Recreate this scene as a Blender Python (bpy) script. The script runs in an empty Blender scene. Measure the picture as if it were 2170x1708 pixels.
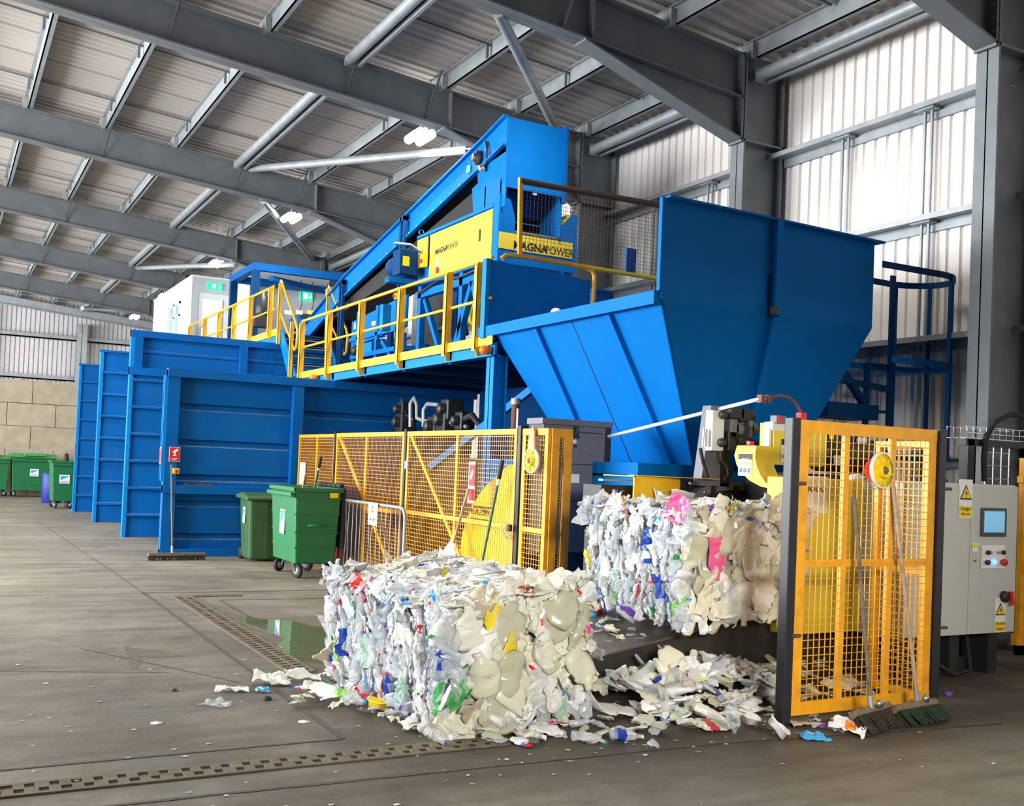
import bpy, math, random
from mathutils import Vector, Matrix, Euler
R = random.Random(7)
SC = bpy.context.scene
COL = SC.collection
# ------------------------------------------------------------------ camera
YAW, PITCH, ROLL, FPX, PPY, CAMH = .5011, .0230, .0415, 2212.58, 84.43, 1.65
def _basis():
    cy, sy, cp, sp, cr, sr = math.cos(YAW), math.sin(YAW), math.cos(PITCH), math.sin(PITCH), math.cos(ROLL), math.sin(ROLL)
    f = Vector((sy*cp, cy*cp, sp)); r = Vector((cy, -sy, 0)); u = r.cross(f)
    return cr*r+sr*u, -sr*r+cr*u, f
RIGHT, UP, FWD = _basis()
cam_d = bpy.data.cameras.new('camera'); cam = bpy.data.objects.new('camera', cam_d); COL.objects.link(cam)
cam.matrix_world = Matrix(((RIGHT.x, UP.x, -FWD.x, 0), (RIGHT.y, UP.y, -FWD.y, 0), (RIGHT.z, UP.z, -FWD.z, CAMH), (0, 0, 0, 1)))
cam_d.sensor_width = 36; cam_d.sensor_fit = 'HORIZONTAL'; cam_d.lens = FPX/2170*36; cam_d.shift_y = PPY/2170
cam_d.clip_end = 200; cam_d.clip_start = .05
SC.camera = cam
CAMP = Vector((0, 0, CAMH))
def ray(u, v): return RIGHT*((u-1085)/FPX) - UP*((v-854-PPY)/FPX) + FWD
def ax(u, v, X): d = ray(u, v); return CAMP + d*(X/d.x)      # point seen at (u, v) on the plane x = X
def ay(u, v, Y): d = ray(u, v); return CAMP + d*(Y/d.y)      # ... on the plane y = Y
def az(u, v, Z=0): d = ray(u, v); return CAMP + d*((Z-CAMH)/d.z)
# ------------------------------------------------------------------ world, lights, exposure
SC.view_settings.view_transform = 'Standard'; SC.view_settings.look = 'None'
SC.view_settings.gamma = 1; SC.view_settings.use_curve_mapping = False
SC.view_settings.exposure = 0.0
SC.cycles.max_bounces = 6; SC.cycles.diffuse_bounces = 3; SC.cycles.glossy_bounces = 3; SC.cycles.transparent_max_bounces = 12
SC.cycles.caustics_reflective = False; SC.cycles.caustics_refractive = False; SC.cycles.sample_clamp_indirect = 4
W = bpy.data.worlds.new('world'); SC.world = W; W.use_nodes = True
W.node_tree.nodes['Background'].inputs[0].default_value = (.86, .93, 1, 1)
W.node_tree.nodes['Background'].inputs[1].default_value = .42
def area(name, loc, target, sx, sy, power, color=(1, 1, 1)):
    l = bpy.data.lights.new(name, 'AREA'); l.shape = 'RECTANGLE'; l.size = sx; l.size_y = sy; l.energy = power; l.color = color
    o = bpy.data.objects.new(name, l); COL.objects.link(o); o.location = loc
    o.rotation_euler = (Vector(target)-Vector(loc)).to_track_quat('-Z', 'Y').to_euler()
    return o
# daylight through the open doorways of the left side
area('door_daylight', (-11.5, 15, 4.1), (6, 14.2, 4.5), 13, 6.5, 7200, (.97, .985, 1))
area('far_door_daylight', (-11.5, 32, 3.6), (6, 32, 3), 12, 6, 3700, (.97, .98, 1))
area('gable_door_daylight', (-9, 43, 4.2), (3, 50, 5), 5, 5, 3200, (.97, .98, 1))
# ------------------------------------------------------------------ materials
MATS = {}
def mat(name, color, rough=.5, metal=0., noise=0., nscale=6., bump=0., bscale=40., alpha=1., emit=None, estr=0., spec=.5, dirt=None, dscale=1.5, damt=.5):
    m = bpy.data.materials.new(name); m.use_nodes = True; MATS[name] = m
    nt = m.node_tree; N = nt.nodes; L = nt.links; b = N['Principled BSDF']
    b.inputs['Base Color'].default_value = (*color, 1); b.inputs['Roughness'].default_value = rough
    b.inputs['Metallic'].default_value = metal; b.inputs['Alpha'].default_value = alpha
    b.inputs['Specular IOR Level'].default_value = spec
    if emit: b.inputs['Emission Color'].default_value = (*emit, 1); b.inputs['Emission Strength'].default_value = estr
    tc = None
    if noise or bump or dirt:
        tc = N.new('ShaderNodeTexCoord')
    if noise or dirt:
        n = N.new('ShaderNodeTexNoise'); n.inputs['Scale'].default_value = nscale; n.inputs['Detail'].default_value = 5
        L.new(tc.outputs['Object'], n.inputs['Vector'])
        r = N.new('ShaderNodeMapRange'); L.new(n.outputs['Fac'], r.inputs['Value'])
        r.inputs['From Min'].default_value = .3; r.inputs['From Max'].default_value = .7
        r.inputs['To Min'].default_value = 1-noise; r.inputs['To Max'].default_value = 1+noise*.6
        mx = N.new('ShaderNodeVectorMath'); mx.operation = 'SCALE'; mx.inputs[0].default_value = color
        L.new(r.outputs[0], mx.inputs['Scale']); out = mx.outputs[0]
        if dirt:
            n2 = N.new('ShaderNodeTexNoise'); n2.inputs['Scale'].default_value = dscale; n2.inputs['Detail'].default_value = 8; n2.inputs['Roughness'].default_value = .65
            L.new(tc.outputs['Object'], n2.inputs['Vector'])
            r2 = N.new('ShaderNodeMapRange'); L.new(n2.outputs['Fac'], r2.inputs['Value'])
            r2.inputs['From Min'].default_value = .5; r2.inputs['From Max'].default_value = .75; r2.inputs['To Max'].default_value = damt
            mm = N.new('ShaderNodeMix'); mm.data_type = 'RGBA'; L.new(r2.outputs[0], mm.inputs[0]); L.new(out, mm.inputs[6]); mm.inputs[7].default_value = (*dirt, 1)
            out = mm.outputs[2]
        L.new(out, b.inputs['Base Color'])
    if bump:
        n = N.new('ShaderNodeTexNoise'); n.inputs['Scale'].default_value = bscale; n.inputs['Detail'].default_value = 4
        L.new(tc.outputs['Object'], n.inputs['Vector'])
        bp = N.new('ShaderNodeBump'); bp.inputs['Strength'].default_value = bump; bp.inputs['Distance'].default_value = .02
        L.new(n.outputs['Fac'], bp.inputs['Height']); L.new(bp.outputs[0], b.inputs['Normal'])
    return m
def lin(r, g, b):
    f = lambda c: (c/255/12.92 if c <= 10 else ((c/255+.055)/1.055)**2.4)
    return (f(r), f(g), f(b))
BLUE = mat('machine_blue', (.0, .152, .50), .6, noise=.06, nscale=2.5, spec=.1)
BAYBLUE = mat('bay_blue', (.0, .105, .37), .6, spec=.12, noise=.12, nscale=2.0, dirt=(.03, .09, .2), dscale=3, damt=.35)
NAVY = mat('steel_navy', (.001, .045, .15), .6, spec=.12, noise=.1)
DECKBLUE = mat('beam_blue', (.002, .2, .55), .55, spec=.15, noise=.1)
YEL = mat('panel_yellow', (.80, .60, .045), .4, noise=.04)
MYEL = mat('cover_yellow', (.90, .62, .008), .4, noise=.07, nscale=4)
SAFE = mat('guard_orange', (.82, .36, .012), .42, noise=.12, nscale=9, dirt=(.30, .14, .03), dscale=7, damt=.45)
RAIL = mat('rail_yellow', (.86, .42, .008), .4, noise=.06)
TOE = mat('toe_yellow', (.9, .58, .02), .45, noise=.06)
BLACK = mat('black_steel', (.022, .023, .026), .45, noise=.2)
POSTB = mat('post_black', (.018, .018, .023), .4, noise=.2)
SLATE = mat('slate_cabinet', (.15, .155, .19), .5, noise=.12, nscale=3)
GALV = mat('galvanised_steel', (.33, .36, .375), .5, .35, noise=.16, nscale=5)
GALVC = mat('column_steel', (.19, .21, .22), .55, .2, noise=.14, nscale=4)
GALVD = mat('grey_steel', (.16, .175, .185), .55, .2, noise=.14, nscale=3)
CHROME = mat('bright_steel', (.6, .6, .6), .25, .9)
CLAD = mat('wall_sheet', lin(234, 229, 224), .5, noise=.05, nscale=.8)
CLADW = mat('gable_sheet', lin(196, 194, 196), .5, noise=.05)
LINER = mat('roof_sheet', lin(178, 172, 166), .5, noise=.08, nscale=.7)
CONCB = mat('block_concrete', lin(176, 163, 140), .9, noise=.15, nscale=3, bump=.3, bscale=30)
WHITE = mat('white_panel', lin(222, 224, 224), .5, noise=.03)
CABIN = mat('cabin_panel', lin(186, 189, 191), .5, noise=.03)
GREY = mat('cabinet_grey', lin(196, 198, 192), .45, noise=.03)
GREEN = mat('bin_green', (.006, .15, .045), .45, noise=.12, nscale=5, dirt=(.02, .05, .02), dscale=5, damt=.4)
OLIVE = mat('bin_olive', (.035, .105, .035), .5, noise=.12, nscale=5)
RUBBER = mat('black_rubber', (.012, .012, .012), .7)
WOOD = mat('pale_wood', lin(176, 150, 120), .6, noise=.3, nscale=14, dirt=(.12, .09, .07), dscale=9, damt=.6)
WOODD = mat('worn_wood', lin(110, 95, 80), .65, noise=.4, nscale=16)
BROOMH = mat('broom_stock', lin(120, 105, 80), .7, noise=.3, nscale=20)
BRIST = mat('broom_bristle', lin(62, 50, 42), .8, noise=.4, nscale=60)
BRISTG = mat('green_bristle', lin(40, 58, 42), .8, noise=.4, nscale=60)
BAYLIT = mat('bay_blue_lit', (.09, .21, .40), .8, noise=.3, nscale=6)  # paler bay blue that paints lamp light onto rib slopes
RED = mat('sign_red', lin(205, 25, 28), .4)
REDB = mat('red_plastic', lin(225, 40, 30), .35)
SIGNW = mat('sign_white', lin(238, 238, 235), .5)
SIGNY = mat('sign_yellow', lin(250, 215, 10), .45)
INK = mat('ink_black', (.01, .01, .01), .5)
INKG = mat('ink_grey', (.25, .25, .25), .5)
SKYB = mat('label_blue', lin(40, 165, 215), .45)
DKGREEN = mat('handle_green', lin(20, 92, 75), .4)
COPPER = mat('rusty_hose', lin(120, 72, 55), .6, noise=.2)
AMBER = mat('amber_lens', lin(240, 120, 20), .2)
RAMPM = mat('ramp_plate', (.17, .15, .125), .32, .35, noise=.35, nscale=2.5, dirt=(.06, .05, .04), dscale=3, damt=.7)
RAMPS = mat('ramp_side', (.035, .032, .028), .5, .2, noise=.4, nscale=3, dirt=(.10, .08, .05), dscale=4, damt=.35)
SACK = mat('yellow_sack', lin(245, 205, 20), .5, noise=.1, bump=.35, bscale=9)
SCREEN = mat('screen_glass', lin(120, 175, 205), .15, emit=lin(110, 180, 215), estr=.55)
LAMPE = mat('lamp_tube', (1, 1, 1), .3, emit=(1, 1, .92), estr=14)
EXITE = mat('exit_sign_green', lin(10, 170, 110), .4, emit=lin(30, 215, 150), estr=1.6)
EXITW = mat('exit_sign_white', (1, 1, 1), .4, emit=(.85, 1, .93), estr=2.2)
LITWIN = mat('lit_room', (1, 1, .95), .5, emit=(1, 1, .93), estr=1.1)
BLUELED = mat('blue_button', (.1, .3, 1), .3, emit=(.05, .25, 1), estr=5)
GLASS = mat('pane_glass', (.8, .85, .85), .05, alpha=.18)
RUST = mat('rust', lin(95, 62, 45), .8, noise=.4)
DARK = mat('dark_recess', (.012, .011, .010), .9)
BEIGEF = mat('grate_iron', lin(112, 99, 76), .7, noise=.3, nscale=12, dirt=(.08, .06, .04), dscale=8, damt=.7)
SIGNG = mat('badge_green', lin(20, 150, 110), .4)
WATER = mat('puddle_water', (.20, .21, .12), .04, spec=.8, alpha=.72)
# floor: concrete with wear, tyre marks and dirt
def floor_mat():
    m = bpy.data.materials.new('concrete_floor'); m.use_nodes = True
    nt = m.node_tree; N = nt.nodes; L = nt.links; b = N['Principled BSDF']
    tc = N.new('ShaderNodeTexCoord')
    def noise(scale, detail=6, rough=.6, sc=(1, 1, 1)):
        mp = N.new('ShaderNodeMapping'); mp.inputs['Scale'].default_value = sc; L.new(tc.outputs['Object'], mp.inputs[0])
        n = N.new('ShaderNodeTexNoise'); n.inputs['Scale'].default_value = scale; n.inputs['Detail'].default_value = detail; n.inputs['Roughness'].default_value = rough
        L.new(mp.outputs[0], n.inputs['Vector']); return n.outputs['Fac']
    def rng(v, a, b_, c, d):
        r = N.new('ShaderNodeMapRange'); L.new(v, r.inputs['Value'])
        for k, x in zip(('From Min', 'From Max', 'To Min', 'To Max'), (a, b_, c, d)): r.inputs[k].default_value = x
        return r.outputs[0]
    def mix(f, A, B):
        x = N.new('ShaderNodeMix'); x.data_type = 'RGBA'
        if isinstance(f, float): x.inputs[0].default_value = f
        else: L.new(f, x.inputs[0])
        for i, c in ((6, A), (7, B)):
            if isinstance(c, tuple): x.inputs[i].default_value = (*c, 1)
            else: L.new(c, x.inputs[i])
        return x.outputs[2]
    def math_(op, a, c):
        x = N.new('ShaderNodeMath'); x.operation = op
        for i, k in enumerate((a, c)):
            if isinstance(k, (int, float)): x.inputs[i].default_value = k
            else: L.new(k, x.inputs[i])
        x.use_clamp = True
        return x.outputs[0]
    c = mix(rng(noise(.55), .35, .65, 0, 1), lin(126, 120, 105), lin(156, 149, 132))
    c = mix(rng(noise(2.2, 8, .7), .42, .70, 0, .75), c, lin(90, 83, 70))
    c = mix(rng(noise(1.1, 8, .7, (.35, 2.6, 1)), .46, .68, 0, .7), c, lin(78, 72, 62))      # streaks of tyre rubber
    # damp dirt of the bale run-out (an area of its own with ragged border)
    sp = N.new('ShaderNodeSeparateXYZ'); L.new(tc.outputs['Object'], sp.inputs[0])
    e = noise(.9, 6, .65)
    gx = math_('ADD', rng(sp.outputs[0], -.5, 3.2, .12, 1), rng(e, .3, .7, -.35, .35))
    gy = math_('ADD', rng(sp.outputs[1], 7.5, 13.5, 1, 0), rng(e, .3, .7, -.3, .3))
    near = rng(sp.outputs[1], 4.1, 4.95, .2, 1)
    g = math_('MULTIPLY', math_('MULTIPLY', gx, gy), near)
    c = mix(math_('MULTIPLY', g, .85), c, lin(58, 48, 36))
    c = mix(rng(noise(38, 3, .6), .62, .78, 0, .5), c, lin(160, 153, 140))
    L.new(c, b.inputs['Base Color'])
    L.new(rng(noise(1.4), .3, .7, .42, .8), b.inputs['Roughness'])
    bp = N.new('ShaderNodeBump'); bp.inputs['Strength'].default_value = .25; bp.inputs['Distance'].default_value = .01
    L.new(noise(26, 6), bp.inputs['Height']); L.new(bp.outputs[0], b.inputs['Normal'])
    return m
FLOORM = floor_mat()
JOINT = mat('joint_filler', lin(84, 78, 68), .9, noise=.3, nscale=8)
DAMP = mat('damp_stain', lin(98, 90, 74), .75, noise=.25, nscale=5)
# ------------------------------------------------------------------ mesh helpers
class MB:
    def __init__(s): s.v = []; s.f = []; s.m = []; s.cur = 0; s.sm = []; s.smooth = False
    def mi(s, i): s.cur = i; return s
    def add(s, vs, fs):
        o = len(s.v); s.v += [tuple(p) for p in vs]
        for f in fs: s.f.append([i+o for i in f]); s.m.append(s.cur); s.sm.append(s.smooth)
    def box(s, a, b):
        x0, y0, z0 = (min(a[i], b[i]) for i in range(3)); x1, y1, z1 = (max(a[i], b[i]) for i in range(3))
        s.add([(x0, y0, z0), (x1, y0, z0), (x1, y1, z0), (x0, y1, z0), (x0, y0, z1), (x1, y0, z1), (x1, y1, z1), (x0, y1, z1)],
              [(3, 2, 1, 0), (4, 5, 6, 7), (0, 1, 5, 4), (1, 2, 6, 5), (2, 3, 7, 6), (3, 0, 4, 7)]); return s
    def bar(s, p, q, w, h, up=(0, 0, 1)):
        p, q = Vector(p), Vector(q); d = (q-p).normalized(); u = Vector(up); r = d.cross(u)
        if r.length < 1e-4: r = d.cross(Vector((1, 0, 0)))
        r.normalize(); u = r.cross(d); r *= w/2; u *= h/2
        s.add([p-r-u, p+r-u, p+r+u, p-r+u, q-r-u, q+r-u, q+r+u, q-r+u],
              [(0, 1, 2, 3)[::-1], (4, 5, 6, 7), (0, 1, 5, 4), (1, 2, 6, 5), (2, 3, 7, 6), (3, 0, 4, 7)]); return s
    def tube(s, pts, r, n=10, caps=True, r2=None):
        pts = [Vector(p) for p in pts]; base = len(s.v); rows = []; ref = None
        for i, p in enumerate(pts):
            d = (pts[min(i+1, len(pts)-1)]-pts[max(i-1, 0)]).normalized()
            if ref is None: ref = d.orthogonal().normalized()
            ref = (ref-d*ref.dot(d)); ref = ref.normalized() if ref.length > 1e-5 else d.orthogonal().normalized()
            b = d.cross(ref); rr = r if r2 is None else r+(r2-r)*i/(len(pts)-1)
            rows.append([p+(ref*math.cos(t*2*math.pi/n)+b*math.sin(t*2*math.pi/n))*rr for t in range(n)])
        vs = [q for row in rows for q in row]; fs = []
        for i in range(len(pts)-1):
            for t in range(n): fs.append((i*n+t, i*n+(t+1) % n, (i+1)*n+(t+1) % n, (i+1)*n+t))
        sm = s.smooth; s.smooth = True; s.add(vs, fs); s.smooth = sm
        if caps: s.add(rows[0], [tuple(range(n))[::-1]]); s.add(rows[-1], [tuple(range(n))])
        return s
    def lathe(s, c, axis, prof, n=20):
        c = Vector(c); a = Vector(axis).normalized(); x = a.orthogonal().normalized(); y = a.cross(x); vs = []; fs = []
        for (r, h) in prof:
            for t in range(n): vs.append(c+a*h+(x*math.cos(t*2*math.pi/n)+y*math.sin(t*2*math.pi/n))*max(r, 1e-4))
        for i in range(len(prof)-1):
            for t in range(n): fs.append((i*n+t, i*n+(t+1) % n, (i+1)*n+(t+1) % n, (i+1)*n+t))
        sm = s.smooth; s.smooth = True; s.add(vs, fs); s.smooth = sm; return s
    def prism(s, poly, d):
        d = Vector(d); n = len(poly); P = [Vector(p) for p in poly]; Q = [p+d for p in P]
        s.add(P+Q, [tuple(range(n)), tuple(range(n, 2*n))[::-1]]+[(i, n+i, n+(i+1) % n, (i+1) % n) for i in range(n)]); return s
    def quad(s, *p): s.add(p, [tuple(range(len(p)))]); return s
    def build(s, name, mats, parent=None, bevel=0, sub=0):
        me = bpy.data.meshes.new(name); me.from_pydata(s.v, [], s.f)
        if not isinstance(mats, (list, tuple)): mats = [mats]
        for m in mats: me.materials.append(m)
        me.polygons.foreach_set('material_index', s.m); me.polygons.foreach_set('use_smooth', s.sm); me.update()
        o = bpy.data.objects.new(name, me); COL.objects.link(o)
        if parent is not None:
            o.parent = parent; o.matrix_parent_inverse = world_of(parent).inverted()
        if bevel:
            md = o.modifiers.new('bevel', 'BEVEL'); md.width = bevel; md.segments = 2; md.limit_method = 'ANGLE'; md.angle_limit = .6
        return o
_W = {}
def world_of(o): return _W.get(o.name, Matrix.Identity(4))
def tag(o, label=None, cat=None, group=None, kind=None):
    if label: o['label'] = label
    if cat: o['category'] = cat
    if group: o['group'] = group
    if kind: o['kind'] = kind
    return o
def thing(name, label, cat, loc=(0, 0, 0), group=None, kind=None):
    o = bpy.data.objects.new(name, None); COL.objects.link(o); o.location = loc; o.empty_display_size = .2
    _W[o.name] = Matrix.Translation(Vector(loc))
    return tag(o, label, cat, group, kind)
def struct(name, mb, m, label=None):
    o = mb.build(name, m); o['kind'] = 'structure'
    if label: o['label'] = label
    return o
def text(body, size, o, xd, yd, parent, m, name='lettering', bold=0., ext=.001, align='CENTER', sx=1.):
    cu = bpy.data.curves.new(name, 'FONT'); cu.body = body; cu.size = size; cu.extrude = ext; cu.offset = bold; cu.align_x = align; cu.align_y = 'CENTER'
    cu.resolution_u = 3; cu.materials.append(m)
    tmp = bpy.data.objects.new(name+'_outline', cu); COL.objects.link(tmp)
    me = bpy.data.meshes.new_from_object(tmp.evaluated_get(bpy.context.evaluated_depsgraph_get())); me.name = name
    bpy.data.objects.remove(tmp); bpy.data.curves.remove(cu)
    if not me.materials: me.materials.append(m)
    t = bpy.data.objects.new(name, me); COL.objects.link(t)
    xd = Vector(xd).normalized(); yd = Vector(yd).normalized(); z = xd.cross(yd)
    M = Matrix(((xd.x*sx, yd.x, z.x, o[0]), (xd.y*sx, yd.y, z.y, o[1]), (xd.z*sx, yd.z, z.z, o[2]), (0, 0, 0, 1)))
    t.parent = parent; t.matrix_basis = M; t.matrix_parent_inverse = world_of(parent).inverted()
    return t
def rnd(a, b): return a+(b-a)*R.random()
# ================================================================== BUILDING
FR = [7.25, 11.2, 15.4, 22.3, 29.3, 36.3, 43.2]; GABLE = 50.0; XW = 10.3
def zb(x): return 7.07+.087*(7-x)          # underside of the rafters
def zt(x): return zb(x)+.62                # their top; purlins sit on it
def zr(x): return zt(x)+.25                # roof sheet
f = MB(); f.quad((-14, -4, 0), (12, -4, 0), (12, 51, 0), (-14, 51, 0)); struct('floor', f, FLOORM)
# roof sheet: trapezoid ribs running down the slope
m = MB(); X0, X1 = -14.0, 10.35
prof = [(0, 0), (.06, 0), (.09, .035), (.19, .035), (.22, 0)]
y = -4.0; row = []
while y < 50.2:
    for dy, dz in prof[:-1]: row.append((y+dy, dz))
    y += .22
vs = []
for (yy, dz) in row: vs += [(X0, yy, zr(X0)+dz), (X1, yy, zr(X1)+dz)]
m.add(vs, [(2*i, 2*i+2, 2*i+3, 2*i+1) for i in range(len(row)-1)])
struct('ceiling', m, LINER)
m = MB(); y = .1
while y < 50:                                # dark seams and fixing lines of the roof sheets
    m.bar((0, y, zr(0)-.004), (10.2, y, zr(10.2)-.004), .022, .006); y += 1.1
struct('trim_1', m, INKG, 'dark lap lines of the roof sheets')
# right wall: vertical trapezoid sheeting
def sheet(p0, du, n, pitch, depth, z0, z1, nrm):
    mb = MB(); P = []
    for i in range(n):
        for a, d in ((0, 0), (pitch*.68, 0), (pitch*.76, 1), (pitch*.92, 1)): P.append((i*pitch+a, d*depth))
    vs = []
    for a, d in P:
        q = Vector(p0)+Vector(du)*a+Vector(nrm)*d
        vs += [(q.x, q.y, z0), (q.x, q.y, z1 if not callable(z1) else z1(q.x))]
    mb.add(vs, [(2*i, 2*i+2, 2*i+3, 2*i+1) for i in range(len(P)-1)]); return mb
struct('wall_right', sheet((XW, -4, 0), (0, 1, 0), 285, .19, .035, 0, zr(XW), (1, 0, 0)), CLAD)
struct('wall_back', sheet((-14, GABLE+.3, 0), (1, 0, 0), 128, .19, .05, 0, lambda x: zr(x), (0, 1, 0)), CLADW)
m = MB(); m.box((-14, -4.2, 0), (10.6, -4, 10.2)); struct('wall_front', m, GALVD)
m = MB()
for a, b, z0, z1 in ((-4, 8, 0, 10), (22, 26, 0, 10), (38, 51, 0, 10), (8, 22, 7.2, 10), (26, 38, 7.2, 10)): m.box((-14.2, a, z0), (-14, b, z1))
struct('wall_left', m, LINER)
# columns, rafters with haunches
def isec_x(mb, pts_bot, pts_top, y, fw=.27, ft=.025, wt=.014):
    """I-section in the x-z plane at y; bottom and top chord polylines of equal length"""
    for i in range(len(pts_bot)-1):
        (xa, za), (xb, zb_) = pts_bot[i], pts_bot[i+1]; (xc, zc), (xd, zd) = pts_top[i], pts_top[i+1]
        mb.prism([(xa, y-wt/2, za), (xb, y-wt/2, zb_), (xd, y-wt/2, zd), (xc, y-wt/2, zc)], (0, wt, 0))
        mb.prism([(xa, y-fw/2, za), (xb, y-fw/2, zb_), (xb, y-fw/2, zb_+ft), (xa, y-fw/2, za+ft)], (0, fw, 0))
        mb.prism([(xc, y-fw/2, zc-ft), (xd, y-fw/2, zd-ft), (xd, y-fw/2, zd), (xc, y-fw/2, zc)], (0, fw, 0))
HX, CX = 7.0, 9.5
for k, y in enumerate(FR):
    m = MB(); isec_x(m, [(-13.9, zb(-13.9)), (CX, zb(CX))], [(-13.9, zt(-13.9)), (CX, zt(CX))], y)
    # haunch cut from a deeper section, welded under the rafter
    hz = 6.28
    m.prism([(HX, y-.007, zb(HX)), (CX, y-.007, hz), (CX, y-.007, zb(CX))], (0, .014, 0))
    m.prism([(HX-.12, y-.135, zb(HX)-.012), (CX, y-.135, hz-.015), (CX, y-.135, hz+.015), (HX-.12, y-.135, zb(HX)+.018)], (0, .27, 0))
    m.box((HX-.01, y-.135, zb(HX)+.02), (HX+.01, y+.135, zt(HX)-.02))                # stiffener plate
    m.box((CX-.05, y-.135, hz-.03), (CX-.02, y+.135, zt(CX)+.02))                    # end plate
    for zz in range(9):
        for s in (-1, 1): m.lathe((CX-.05, y+s*.09, hz+.12+zz*.15), (-1, 0, 0), [(.0, .025), (.018, .025), (.018, 0)], 6)
    for xx in (-6, -1, 2.6, 5.25, 6.6): m.bar((xx, y-.02, zb(xx)+.05), (xx+.12, y-.30, zt(xx)+.18), .04, .006)   # rafter stays to the purlins
    struct('rafter', m, GALVD, ['grey portal rafter nearest the viewer, at the top right corner', 'grey portal rafter above the hopper, second from the viewer', 'grey portal rafter passing behind the conveyor head', 'grey portal rafter crossing left of the mesh screen, fourth from the viewer', 'grey portal rafter just before the white cabin', 'grey portal rafter that disappears behind the white cabin', 'farthest grey portal rafter, before the gable sheeting'][k])
    m = MB(); x0, x1 = CX, CX+.72
    m.box((x0, y-.135, 0), (x0+.03, y+.135, zt(CX))); m.box((x1-.03, y-.135, 0), (x1, y+.135, zt(CX))); m.box((x0, y-.008, 0), (x1, y+.008, zt(CX)+.05))
    m.box((x0, y-.135, 6.27), (x1, y+.135, 6.30)); m.box((x0-.04, y-.2, 0), (x1+.04, y+.2, .03))
    struct('column', m, GALVC, ['wide grey steel column at the right edge', 'grey steel column behind the hopper', 'grey steel column behind the conveyor head', 'fourth grey steel column, behind the sorting platform', 'fifth grey steel column, behind the cabin', 'sixth grey steel column, behind the cabin', 'last grey steel column of the right side'][k])
m = MB()
for x in (-4.2, .9, 5.1):
    mm = MB(); isz = zb(x)-.05
    mm.box((x-.012+.2, GABLE-.35, 0), (x+.012+.2, GABLE+.1, isz)); mm.box((x, GABLE-.35, 0), (x+.42, GABLE-.32, isz)); mm.box((x, GABLE+.08, 0), (x+.42, GABLE+.1, isz))
    struct('column', mm, GALV, 'grey steel gable column behind the block wall')
for z in (4.62, 6.42):
    mm = MB(); mm.box((-13.9, GABLE+.02, z), (10, GABLE+.28, z+.06)); mm.box((-13.9, GABLE+.02, z), (10, GABLE+.05, z+.2)); struct('girt', mm, GALV, 'horizontal sheeting rail of the gable')
mm = MB(); isec_x(mm, [(-13.9, zb(-13.9)+.25), (10, zb(10)+.25)], [(-13.9, zt(-13.9)), (10, zt(10))], GABLE-.1, .18); struct('rafter', mm, GALV, 'light gable rafter over the far sheeting')
# purlins (light Z-sections) on the rafters, with cleats
for x in (-7.0, -4.2, -1.4, -.15, 1.2, 2.62, 4.02, 6.9, 8.27, 9.68):
    m = MB(); z = zt(x)
    m.box((x-.012, -3.9, z), (x+.012, 50, z+.245)); m.box((x-.012, -3.9, z), (x+.075, 50, z+.014)); m.box((x-.075, -3.9, z+.23), (x+.012, 50, z+.245))
    for y in FR: m.box((x-.10, y-.16, z-.02), (x-.02, y+.16, z+.2))
    struct('purlin', m, GALV, 'galvanised purlin under the roof sheets')
m = MB(); x = 5.25+.15
m.box((x-.012, -3.9, zt(x)), (x+.012, 50, zt(x)+.245)); m.box((x-.012, -3.9, zt(x)), (x+.075, 50, zt(x)+.014)); struct('purlin', m, GALV, 'galvanised purlin running beside the tubular strut')
for i in range(len(FR)):                     # sag rods between the purlins
    a = FR[i]; b = FR[i+1] if i+1 < len(FR) else GABLE
    for t in (.35, .8) if b-a > 5 else (.6,):
        y = a+(b-a)*t; m = MB()
        m.bar((-3, y, zt(-3)+.18), (9.6, y, zt(9.6)+.18), .03, .03)
        for x in (1.2, 2.62, 4.02, 6.9, 8.27): m.box((x-.10, y-.02, zt(x)-.02), (x-.06, y+.02, zt(x)+.2))
        struct('sag_bar', m, GALVD, 'thin bar tying the purlins between two rafters')
ends = FR+[GABLE-.2]
for i in range(len(ends)-1):                 # tubular struts along the building
    a, b = ends[i]+.12, ends[i+1]-.12
    for x, z, r in ((5.25, zt(5.25)-.04, .085), (9.75, 7.23, .085)):
        m = MB(); m.tube([(x, a, z), (x, b, z)], r, 14); m.box((x-.10, a-.02, z-.012-.08), (x+.14, a+.02, z+.10)); m.box((x-.08, b-.02, z-.10), (x+.08, b+.02, z+.10))
        m.bar((x+.15, a, z-.06), (x+.15, b, z-.06), .05, .06)
        struct('strut', m, GALV, 'round galvanised strut tube along the eaves' if x > 9 else 'round galvanised strut tube between two rafters under the roof')
for p, q in ((ay(532, 358, 22.2), ay(992, 318, 15.5)), (ay(1055, 25, 11.3), ay(1187, 290, 15.3)), (ay(558, 425, 22.4), ay(660, 548, 29.2)), (ay(292, 568, 36.2), ay(500, 560, 29.4)), (ay(175, 653, 43.1), ay(310, 662, 49.5))):
    m = MB(); m.tube([p, q], .075, 14); d = (q-p).normalized()
    m.bar(p-d*.14, p+d*.1, .16, .02); m.bar(q-d*.1, q+d*.14, .16, .02)
    struct('brace_tube', m, GALV, 'diagonal round bracing tube under the roof')
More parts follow.
